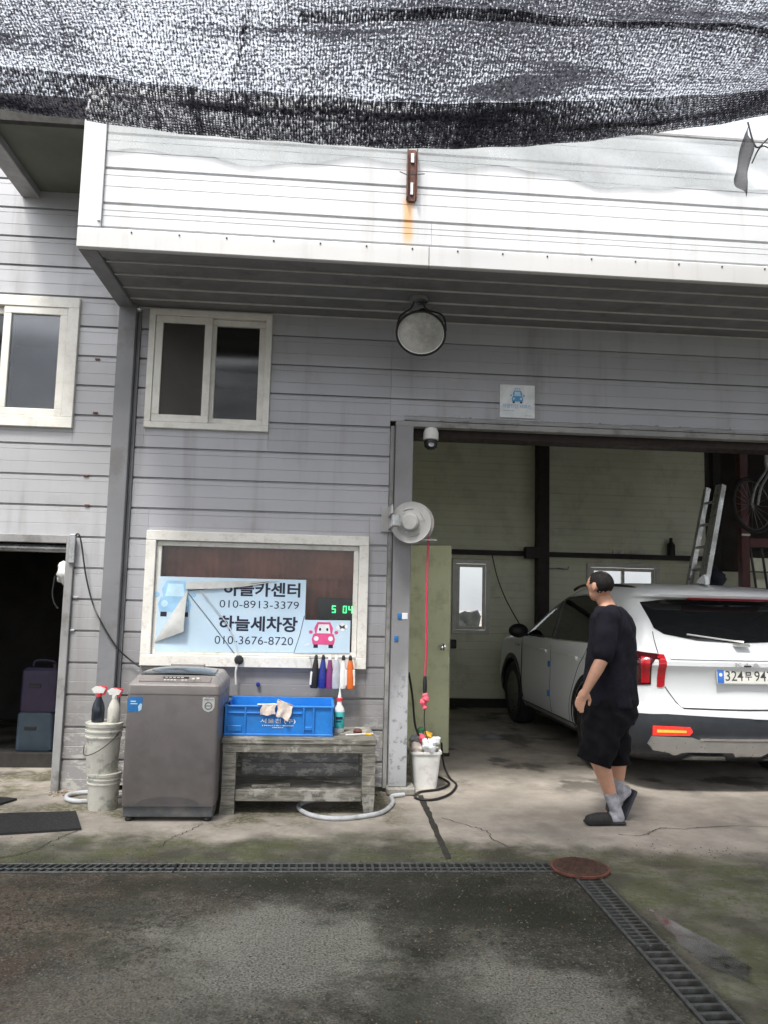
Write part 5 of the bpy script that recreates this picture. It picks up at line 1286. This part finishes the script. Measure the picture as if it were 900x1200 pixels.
    patch([(-.36, 1.535), (-.36, 1.548), (.36, 1.548), (.36, 1.535)], 'B', .012, 'stop_lamp', M_tl, step=.05)
    strip([(-.53, .668), (0, .662), (.53, .668)], 'B', .012, 'gate_gap', M_black)
    patch([(-1.10, .27), (-1.10, .50), (-1.02, .615), (-.66, .625), (-.54, .58), (.54, .58), (.66, .625), (1.02, .615), (1.10, .50), (1.10, .27)], 'B', .011, 'bumper_cladding', mat("bumper_dark", (.026, .030, .037), .45), step=.05)
    patch([(-.76, .35), (-.79, .40), (-.77, .46), (-.48, .455), (-.38, .425), (.38, .425), (.48, .455), (.77, .46), (.79, .40), (.76, .35), (.60, .325), (.50, .34), (.15, .34), (.10, .315), (-.10, .315), (-.15, .34), (-.50, .34), (-.60, .325)], 'B', .026, 'skid_plate', M_silver, step=.03)
    patch([(-.42, .432), (-.42, .452), (.42, .452), (.42, .432)], 'B', .030, 'chrome_strip', M_chrome, step=.06)
    patch([(-.62, 1.045), (-.62, 1.062), (.62, 1.062), (.62, 1.045)], 'B', .012, 'gate_ledge', M_car, step=.06)
    # number plate in its recess
    py = .060
    Mp = Matrix.Translation((.022, py, .928)) @ Matrix.Rotation(rad(-3), 4, 'X')
    pl = part(MB().box((-.270, -.006, -.062), (.270, .0, .062), .004, M=Mp), 'number_plate', M_plate, t, local=True)
    part(MB().box((-.266, -.0085, -.058), (-.212, -.0063, .058), .002, M=Mp), 'plate_band', M_plateb, pl, local=True)
    part(MB().lathe([(.001, 0), (.014, 0), (.014, .001), (.001, .001)], (0, 0, 0), 14, Mp @ Matrix.Translation((-.239, -.0087, .008)) @ Matrix.Rotation(rad(90), 4, 'X')), 'plate_mark', M_txtw, pl, local=True)
    Mt = Mp @ Matrix.Translation((-.198, -.0068, -.040)) @ Matrix.Rotation(rad(90), 4, 'X')
    mg = mat("plate_print", (.05, .055, .05), .5)
    part(text_mb("324", .150, .080, Mt, bold=.004), 'lettering', mg, pl, local=True)
    part(text_mb("무", .060, .066, Mt @ Matrix.Translation((.165, .006, -.0005)), bold=.022), 'lettering', mg, pl, local=True)
    part(text_mb("947", .155, .080, Mt @ Matrix.Translation((.245, 0, 0)), bold=.004), 'lettering', mg, pl, local=True)
    part(MB().box((-.276, -.0045, -.068), (.276, .004, .068), .003, M=Mp), 'plate_frame', M_silver, t, local=True)
    part(text_mb("K I A", .21, .034, Matrix.Translation((-.105, .027, 1.0)) @ Matrix.Rotation(rad(90), 4, 'X'), bold=.01), 'emblem', M_silver, t, local=True)
    part(MB().box((-.03, .020, 1.002), (.03, .06, 1.014), .004), 'gate_release', M_black, t, local=True)
    part(MB().tube([(.02, .11, 1.195), (-.05, .145, 1.20), (-.42, .20, 1.245)], .008, 6).box((-.06, .08, 1.155), (.06, .14, 1.178), .006), 'rear_wiper', M_silver, t, local=True)
    part(MB().prism([(.62, 1.672), (.80, 1.682), (.74, 1.72), (.66, 1.755), (.64, 1.74)], -.018, .018, 'x'), 'roof_aerial', M_car, t, local=True)
    part(MB().box((-.03, .262, 1.555), (.05, .30, 1.572), .004), 'gate_camera', M_black, t, local=True)
    # wheels
    src = None
    for ya in (RA, FA):
        for s in (-1, 1):
            w_ = MB(); Mw = Matrix.Rotation(rad(90)*(1 if s > 0 else -1), 4, 'Y')
            wh = bpy.data.objects.new('wheel', None); 
            w_.lathe([(.255, -.11), (.33, -.115), (.362, -.09), (.372, -.05), (.372, .05), (.362, .09), (.33, .115), (.255, .11), (.235, .06), (.235, -.06)], (0, 0, 0), 40, Mw)
            o = part(w_, 'wheel', M_tyre, t, local=True); o.location = (s*.825, ya, .372)
            rm_ = MB(); rm_.lathe([(.20, .10), (.25, .105), (.256, .09), (.235, .02), (.20, .02)], (0, 0, 0), 36, Mw)
            rm_.lathe([(.001, .085), (.06, .085), (.065, .06), (.001, .06)], (0, 0, 0), 20, Mw)
            for k in range(10):
                rm_.box((-.018, .05, .06), (.018, .225, .085), .004, M=Mw @ Matrix.Rotation(k*2*math.pi/10, 4, 'Z'))
            rm_.lathe([(.001, -.02), (.235, -.02), (.235, .0), (.001, .0)], (0, 0, 0), 30, Mw)
            part(rm_, 'rim', mat("alloy", (.10, .10, .105), .35, .6), o, local=True)
    return t
make_car((3.41, 6.10, 0), rad(1.9))

# ------------------------------------------------------------------ ladder, rack, bicycle and clutter in the bay
ld = thing('ladder', 'aluminium ladder leaning upright at the right of the bay rear wall', 'ladder', (4.3, 8.9, 0))
def ladder():
    a = Vector((4.02, 8.95, 0)); b = Vector((4.67, 9.05, 2.90)); d = (b-a); side = Vector((.12, -.99, 0)).normalized()
    for sx, nm in ((-.17, 'stile'), (.11, 'stile'), (.20, 'stile')):
        p, q = a+side*sx, b+side*sx*.82
        mb = MB(); n = Vector((.94, .11, -.34)).normalized()
        w_ = side*.028; h_ = n*.03
        A = [p+w_+h_, p-w_+h_, p-w_-h_, p+w_-h_]; B = [v+(q-p) for v in A]
        loft(mb, [A, B]); part(mb, nm, M_alu, ld, smooth=0)
    for k in range(1, 11):
        f_ = k/10.7; c = a+d*f_
        part(MB().tube([c-side*.17, c+side*.11], .017, 8), 'rung', M_alu, ld)
        part(MB().tube([c+side*.135, c+side*.141], .014, 8), 'rung_plug', M_black, ld)
ladder()
rk = thing('storage_rack', 'dark red steel rack with a bare shelf at the far right of the bay', 'rack', (5.3, 9.3, 0))
for (x, y) in ((4.99, 9.0), (4.99, 9.65), (6.9, 9.0), (6.9, 9.65)): part(MB().box((x-.05, y-.05, 0), (x+.05, y+.05, 4.1), .004), 'upright', M_red if y < 9.3 else M_dark, rk)
for z in (2.18,):
    for y in (9.0, 9.65): part(MB().box((5.042, y-.04, z), (6.85, y+.04, z+.11), .004), 'beam', M_red if y < 9.3 else M_dark, rk)
for z in (1.62,):
    for y in (9.0, 9.65): part(MB().box((5.042, y-.03, z-.06), (6.85, y+.03, z), .004), 'beam', M_brown, rk)
part(MB().box((4.94, 8.94, 2.31), (5.045, 8.949, 2.335), .002), 'white_tape', M_white, rk)
part(MB().box((5.30, 8.95, 2.20), (5.33, 8.959, 2.28), .002), 'white_tape', M_white, rk)
part(MB().box((5.045, 9.10, 1.90), (6.8, 9.13, 2.06), .003), 'back_slat', M_cream, rk); part(MB().box((5.045, 9.10, 1.68), (6.8, 9.13, 1.80), .003), 'back_slat', M_cream, rk)
for x in (5.06, 5.2): part(MB().tube(spline([(x, 8.98, 2.17), (x+.03, 8.97, 1.9), (x+.06, 8.97, 1.66)], 5), .015, 7), 'strap', M_black, rk)
sp = MB().box((4.42, 8.95, 1.60), (5.06, 9.15, 1.65), .004); single(sp, 'wooden_plank', mat("raw_plank", (.24, .15, .09), .8, var=.2), 'brown plank lying level beside the foot of the rack', 'plank')
cbn = thing('tool_cabinet', 'dark cabinet in the shadow at the foot of the rack', 'cabinet', (4.75, 9.3, 0))
part(MB().box((4.42, 9.16, .0), (4.92, 9.6, 1.597), .006), 'carcass', M_dark, cbn); part(MB().box((4.44, 9.145, .1), (4.90, 9.158, 1.55), .004), 'front', M_dark, cbn)
single(lump(MB(), (4.62, 9.05, 1.79), .13, 31, 1.1), 'dark_bag', mat("dark_cloth", (.03, .035, .05), .9, var=.4), 'dark lumpy bag on the plank by the ladder', 'bag', smooth=60)
bk_ = thing('bicycle', 'grey bicycle hanging high at the far right of the bay', 'bicycle', (5.2, 8.6, 2.3))
def bicycle():
    def whl(c, r):
        n = Vector((.35, -.93, .1)).normalized(); Mw = Matrix.Translation(c) @ n.to_track_quat('Z', 'Y').to_matrix().to_4x4()
        ti = part(MB().tube([Mw @ Vector((r*math.cos(a), r*math.sin(a), 0)) for a in [k*math.pi/24 for k in range(48)]], .022, 8, closed=True), 'wheel', M_rub, bk_)
        part(MB().tube([Mw @ Vector(((r-.028)*math.cos(a), (r-.028)*math.sin(a), 0)) for a in [k*math.pi/24 for k in range(48)]], .009, 6, closed=True), 'rim', mat("dim_rim", (.12, .12, .12), .4, .5), ti)
        sp_ = MB()
        for k in range(18): sp_.tube([c, Mw @ Vector(((r-.03)*math.cos(k*math.pi/9), (r-.03)*math.sin(k*math.pi/9), 0))], .002, 4)
        part(sp_, 'spokes', M_steel, ti); return ti
    c1 = Vector((4.83, 8.50, 2.62)); c2 = Vector((5.80, 8.87, 2.74))
    whl(c1, .31); whl(c2, .31)
    fg = mat("bike_frame", (.50, .52, .52), .35, .5)
    hd = Vector((5.04, 8.56, 3.10)); bbk = Vector((5.38, 8.70, 2.66)); st = Vector((5.50, 8.75, 3.10))
    for s in (-.05, .05):
        o = Vector((.0, 0, s)); part(MB().tube(spline([c1+Vector((s*.7, -.05, 0)), c1+Vector((.05+s*.7, -.04, .20)), hd+Vector((s*.5, -.02, -.08)), hd], 6), .015, 8), 'fork', fg, bk_)
    for a, b in ((hd, bbk), (hd+Vector((0, 0, .08)), st), (bbk, st+Vector((.02, 0, .12))), (bbk, c2), (st, c2)): part(MB().tube([a, b], .017, 8), 'frame_tube', fg, bk_)
    part(MB().tube([hd, hd+Vector((.0, -.01, .20))], .02, 8).tube(spline([hd+Vector((-.18, -.22, .24)), hd+Vector((-.06, -.08, .22)), hd+Vector((.02, .06, .22)), hd+Vector((.0, .3, .24))], 5), .013, 8), 'handlebar', M_alu, bk_)
    part(lump(MB(), st+Vector((.03, 0, .2)), .09, 5, .5), 'saddle', M_black, bk_)
bicycle()
def jar(x, z, r, h, m, lab, top=None):
    t = MB().lathe([(.001, z), (r, z), (r, z+h*.6), (r*.45, z+h*.78), (r*.4, z+h), (.001, z+h)], (x, BY-.07, 0), 14)
    single(t, 'rail_bottle', m, lab, 'bottle', 'things on the rail of the rear wall')
jar(4.93, 2.166, .055, .25, M_black, 'dark bottle standing on the right end of the wall rail')
for x, r, h, lab in ((4.10, .03, .06, 'first little cup from the left on the wall rail'), (4.20, .035, .05, 'second little cup from the left on the wall rail'), (4.36, .03, .045, 'third little cup from the left on the wall rail'), (4.48, .025, .05, 'fourth little cup from the left on the wall rail')):
    jar(x, 2.166, r, h, M_white, lab)
single(MB().tube(spline([(3.14, BY-.13, 1.93), (3.3, BY-.10, 1.94), (3.42, BY-.06, 1.93), (3.44, BY-.06, 1.97)], 5), .008, 6), 'wall_hook', M_steel, 'thin wire hook on the rear wall right of the steel column', 'hook')
single(MB().box((1.30, BY-.06, .84), (1.75, BY-.03, .88), .005).box((1.72, BY-.08, .80), (1.86, BY-.03, .92), .01), 'grease_gun', M_black, 'black tool hung low on the rear wall behind the green door', 'tool')
single(lump(MB(), (2.08, 11.9, 1.05), .30, 12, .9), 'covered_heap', M_tarp, 'grey covered heap outside the narrow rear window', 'heap', smooth=60)
single(lump(MB(), (1.9, 11.8, .62), .42, 15, .9), 'covered_heap', M_tarp, 'low grey heap under the taller one outside the rear window', 'heap', smooth=60)
dd = MB(); dd.lathe([(.001, .004), (.10, .004), (.05, .03), (.001, .05)], (1.87, 8.6, 0), 12, None, 1.4, 1); single(dd, 'dropped_rag', M_tarp, 'dark crumpled rag on the bay floor by the oil stain', 'rag')

# ------------------------------------------------------------------ the walking man
def blob(mb, c, r, M=None, sub=3):
    m = Matrix.Translation(c) @ (M if M is not None else Matrix.Identity(4)) @ Matrix.Diagonal((*r, 1)); bmesh.ops.create_icosphere(mb.bm, subdivisions=sub, radius=1, matrix=m)
def caps(mb, *pr, n=16):
    """tapered limb through (point, radius) pairs with rounded ends"""
    pts = [Vector(p) for p, _ in pr]; rs = [r for _, r in pr]
    P = []; R_ = []
    for i in range(len(pts)-1):
        for k in range(6):
            t = k/6; P.append(pts[i].lerp(pts[i+1], t)); R_.append(rs[i]*(1-t)+rs[i+1]*t)
    P.append(pts[-1]); R_.append(rs[-1]); mb.tube(P, R_, n)
    blob(mb, pts[0], (rs[0],)*3); blob(mb, pts[-1], (rs[-1],)*3)
def fuse(mb, name, m, parent, vox, smooth=6, wr=None):
    bmesh.ops.recalc_face_normals(mb.bm, faces=mb.bm.faces)
    me = bpy.data.meshes.new(name); mb.bm.to_mesh(me); mb.bm.free()
    o = bpy.data.objects.new(name, me); COL.objects.link(o)
    r = o.modifiers.new("remesh", 'REMESH'); r.mode = 'VOXEL'; r.voxel_size = vox
    if smooth: q = o.modifiers.new("smooth", 'SMOOTH'); q.factor = .5; q.iterations = smooth
    dg = bpy.context.evaluated_depsgraph_get(); dg.update()
    m2 = bpy.data.meshes.new_from_object(o.evaluated_get(dg)); bpy.data.objects.remove(o)
    if wr:
        for v in m2.vertices: v.co += Vector(wr(v.co))
    if not m2.polygons: raise RuntimeError(name)
    m2.materials.clear(); m2.materials.append(m); m2.polygons.foreach_set('use_smooth', [True]*len(m2.polygons))
    org = ORG[parent if not parent.parent else parent.parent]
    for v in m2.vertices: v.co -= org
    o2 = bpy.data.objects.new(name, m2); COL.objects.link(o2); o2.parent = parent; return o2
pm = thing('person', 'man in black shirt and black knee shorts walking left past the white car', 'person', (2.0, 5.42, 0))
FW = Vector((-.84, .54, 0)).normalized(); LF = Vector((-FW.y, FW.x, 0))     # forward, his left
RB = Matrix((FW, LF, Vector((0, 0, 1)))).transposed().to_4x4()
def body_rings(mb, rings, k=1.):
    loft(mb, [[tuple(Vector((cx, cy, z))+FW*(k*rf*math.cos(t))+LF*(k*rl*math.sin(t))) for t in [2*math.pi*i/28 for i in range(28)]] for (z, cx, cy, rf, rl) in rings])
TOR = [(.70, 2.025, 5.45, .165, .19), (.80, 2.03, 5.45, .172, .195), (.95, 2.025, 5.45, .168, .192), (1.08, 2.03, 5.45, .160, .19), (1.2, 2.04, 5.45, .150, .198), (1.32, 2.045, 5.45, .140, .205), (1.39, 2.04, 5.45, .122, .195), (1.435, 2.03, 5.45, .095, .155), (1.465, 2.015, 5.45, .068, .09), (1.49, 2.005, 5.45, .055, .06)]
shL = Vector((1.955, 5.285, 1.385)); elL = Vector((1.885, 5.22, 1.105)); wrL = Vector((1.772, 5.20, .912))
shR = Vector((2.10, 5.59, 1.355)); elR = Vector((2.17, 5.68, 1.10)); wrR = Vector((2.08, 5.72, .86))
hpL = Vector((1.985, 5.37, .80)); knL = Vector((1.885, 5.36, .47)); anL = Vector((2.025, 5.36, .105))
hpR = Vector((2.06, 5.53, .80)); knR = Vector((2.085, 5.51, .45)); anR = Vector((2.10, 5.50, .19))
HF = Vector((-.50, .865, 0)).normalized(); HL = Vector((-HF.y, HF.x, 0))
RH = Matrix((HF, HL, Vector((0, 0, 1)))).transposed().to_4x4() @ Matrix.Rotation(rad(11), 4, 'Y')
HF = RH.to_3x3().col[0].copy(); HU = RH.to_3x3().col[2].copy()
hc = Vector((1.958, 5.45, 1.615))
b = MB()
body_rings(b, TOR, .88)
caps(b, ((2.012, 5.45, 1.46), .058), ((1.975, 5.455, 1.54), .054))
blob(b, hc, (.100, .078, .090), RH)
blob(b, hc+HF*.032+HU*-.052, (.066, .058, .062), RH)
blob(b, hc+HF*.058+HU*-.083, (.034, .036, .024), RH)
b.lathe([(.001, .0), (.015, .002), (.012, .02), (.008, .04), (.001, .046)], hc+HF*.092+HU*-.050, 10)
for s in (-1, 1):
    blob(b, hc+HL*s*.079+HF*-.008+HU*-.018, (.020, .009, .032), RH @ Matrix.Rotation(-.15, 4, 'Y'))
    blob(b, hc+HL*s*.032+HF*.081+HU*.014, (.012, .022, .008), RH)
for sh, el, wr_, sd in ((shL, elL, wrL, 1), (shR, elR, wrR, -1)):
    caps(b, (sh, .056), (sh.lerp(el, .5), .052), (el, .043), (el.lerp(wr_, .3), .043), (wr_, .028))
    d = (wr_-el).normalized(); acr = d.cross(Vector((0, -1, 0)) if sd > 0 else Vector((0, 1, 0))).normalized()   # across the palm
    nrm = d.cross(acr).normalized()
    pc = wr_+d*.045
    Rm = Matrix((d, acr, nrm)).transposed().to_4x4()
    blob(b, pc, (.050, .038, .017), Rm); caps(b, (wr_, .026), (pc, .024))
    curl = Vector((.35, 0, -.35)) if sd > 0 else Vector((0, 0, -.3))
    for i, (off, L) in enumerate(((-.028, .060), (-.010, .070), (.009, .066), (.026, .052))):
        p0 = wr_+d*.082+acr*off; p1 = p0+(d+curl*.35).normalized()*L*.5; p2 = p1+(d+curl*1.0).normalized()*L*.32; p3 = p2+(d+curl*1.8).normalized()*L*.25
        caps(b, (p0, .0105), (p1, .0100), (p2, .0092), (p3, .0078), n=10)
    t0 = wr_+d*.030+acr*-.030; t1 = t0+(d*.55-acr*.75+nrm*.15).normalized()*.034; t2 = t1+(d*.9-acr*.25).normalized()*.030
    caps(b, (t0, .0145), (t1, .0115), (t2, .009), n=10)
for hp, kn, an in ((hpL, knL, anL), (hpR, knR, anR)):
    d = (an-kn); back = -FW
    caps(b, (hp, .085), (hp.lerp(kn, .6), .070), (kn, .056), (kn+d*.28+back*.012, .060), (kn+d*.55+back*.006, .050), (kn+d*.85, .036), (an, .034))
# feet
fL = Vector((-.985, -.12, 0)).normalized()
caps(b, (anL, .034), (anL+Vector((.02, 0, -.06)), .036)); caps(b, (anL+Vector((.02, 0, -.06)), .034), (anL+fL*.10+Vector((0, 0, -.068)), .034), (anL+fL*.175+Vector((0, 0, -.078)), .022))
fR = Vector((-.45, -.1, -.88)).normalized()
caps(b, (anR, .034), (anR+Vector((.05, 0, -.005)), .034)); caps(b, (anR+Vector((.045, 0, -.01)), .033), (anR+fR*.12, .032), (anR+fR*.165+Vector((-.01, 0, 0)), .022))
fuse(b, 'body', M_skin, pm, .0052, 5)
# hair: a cap that leaves the face, ears and neck free, thin at the crown
def haircap(test, k, m, nm):
    mb = MB(); bmesh.ops.create_icosphere(mb.bm, subdivisions=5, radius=1)
    rnd = random.Random(2)
    bmesh.ops.delete(mb.bm, geom=[q for q in mb.bm.faces if not test(q.calc_center_median().normalized())], context='FACES')
    ex = bmesh.ops.extrude_face_region(mb.bm, geom=mb.bm.faces[:]); ins = {v for v in ex['geom'] if isinstance(v, bmesh.types.BMVert)}
    for v in mb.bm.verts:
        j = 1+rnd.uniform(-.012, .012)-.05*max(0., min(1., (v.co.x-.1)*2.2))
        r = (k*j*(1-.05*max(0., 1-min(1., (v.co.z+.55)/.5))) if v in ins else .97); v.co = hc+(RH.to_3x3() @ Vector((v.co.x*.100*r, v.co.y*.078*r, v.co.z*.090*r)))
    return part(mb, nm, m, pm, smooth=80)
crown = Vector((-.62, 0, .78)).normalized()
def hair_ok(n):
    j = .05*math.sin(n.y*31+n.z*17)+.05*math.sin(n.x*43-n.z*29)
    if n.x > .22+j and n.z < .80+j: return False
    if n.z < (-.86 if n.x < -.25 else -.86+(n.x+.25)*1.6)+j: return False
    if n.x > .05+j and n.z < .05+j: return False
    if abs(n.y) > .84 and n.z < .10 and n.x > -.30: return False
    return n.angle(crown) > .24
haircap(hair_ok, 1.055, M_hair, 'hair')
haircap(lambda n: n.angle(crown) <= .30, 1.03, mat("thin_hair", (.06, .036, .028), .5, var=.4, scale=60), 'thin_crown')
# shirt
b = MB(); body_rings(b, [(.775, 2.03, 5.45, .182, .206)]+[(z, x, y, rf+.014, rl+.014) for z, x, y, rf, rl in TOR[1:9]])
for sh, el, nck in ((shL, elL, 1), (shR, elR, -1)):
    caps(b, (sh+Vector((.045*nck if nck > 0 else -.03, .05*nck, .022)), .072), (sh, .078), (sh.lerp(el, .55), .080), (sh.lerp(el, .84), .076))
def wrin(v): 
    k = .004*math.sin(v.z*17+v.x*23+v.y*17+2*math.sin(v.z*9))+.004*math.sin(v.z*11-v.x*31)+.0015*math.sin(v.x*45+v.z*31+v.y*60)
    n = Vector((v.x-2.03, v.y-5.45, 0)); n = n.normalized() if n.length > .01 else n
    return n*k
fuse(b, 'shirt', M_shirt, pm, .0085, 5, wrin)
# shorts
b = MB(); body_rings(b, [(.66, 2.02, 5.45, .178, .20), (.74, 2.025, 5.45, .184, .205), (.84, 2.03, 5.45, .176, .198)])
b2 = hpL.lerp(knL, .5)
caps(b, (hpL+Vector((0, 0, .0)), .125), ((1.935, 5.365, .62), .122))
def leg_tube(top, bot, r0, r1):
    P = [Vector(top).lerp(Vector(bot), k/8) for k in range(9)]; b.tube(P, [r0+(r1-r0)*k/8 for k in range(9)], 24)
leg_tube((1.99, 5.37, .74), (1.876, 5.36, .405), .135, .117)
leg_tube((2.06, 5.53, .74), (2.088, 5.51, .365), .135, .098)
def wrin2(v): return Vector((.006*math.sin(v.z*38+v.y*30)+.004*math.sin(v.z*70+v.x*35), .005*math.sin(v.z*31+v.x*44), 0))
fuse(b, 'shorts', M_short, pm, .009, 4, wrin2)
# socks and slippers
for an, kn, hl, nm in ((anL, knL, Vector((.02, 0, -.06)), 1), (anR, knR, Vector((.05, 0, -.005)), 2)):
    up = (kn-an).normalized()
    b = MB(); caps(b, (an+up*.105, .044), (an+up*.05, .043), (an, .041), (an+hl, .041))
    f_ = fL if nm == 1 else fR
    caps(b, (an+hl, .039), (an+f_*.10+(Vector((0, 0, -.068)) if nm == 1 else Vector((0, 0, 0))), .039))
    fuse(b, 'sock', M_sock, pm, .006, 3)
    b = MB()
    if nm == 1:
        o = Vector((0, 0, -.068)); caps(b, (an+fL*.055+o, .043), (an+fL*.13+o, .044), (an+fL*.185+o+Vector((0, 0, -.004)), .038))
        b.box((an.x-.215, an.y-.048, .004), (an.x+.065, an.y+.048, .026), .010)
    else:
        caps(b, (an+fR*.07, .042), (an+fR*.12, .042), (an+fR*.165, .028))
        Ms = Matrix.Translation(an+Vector((.06, 0, -.02))) @ fR.to_track_quat('X', 'Z').to_matrix().to_4x4()
        b.box((-.05, -.047, -.010), (.165, .047, .010), .008, M=Matrix.Translation(Vector((.030, 0, -.018))) @ Ms)
    fuse(b, 'slipper', M_rub if nm == 1 else mat("dark_slipper", (.035, .038, .05), .7), pm, .006, 2)
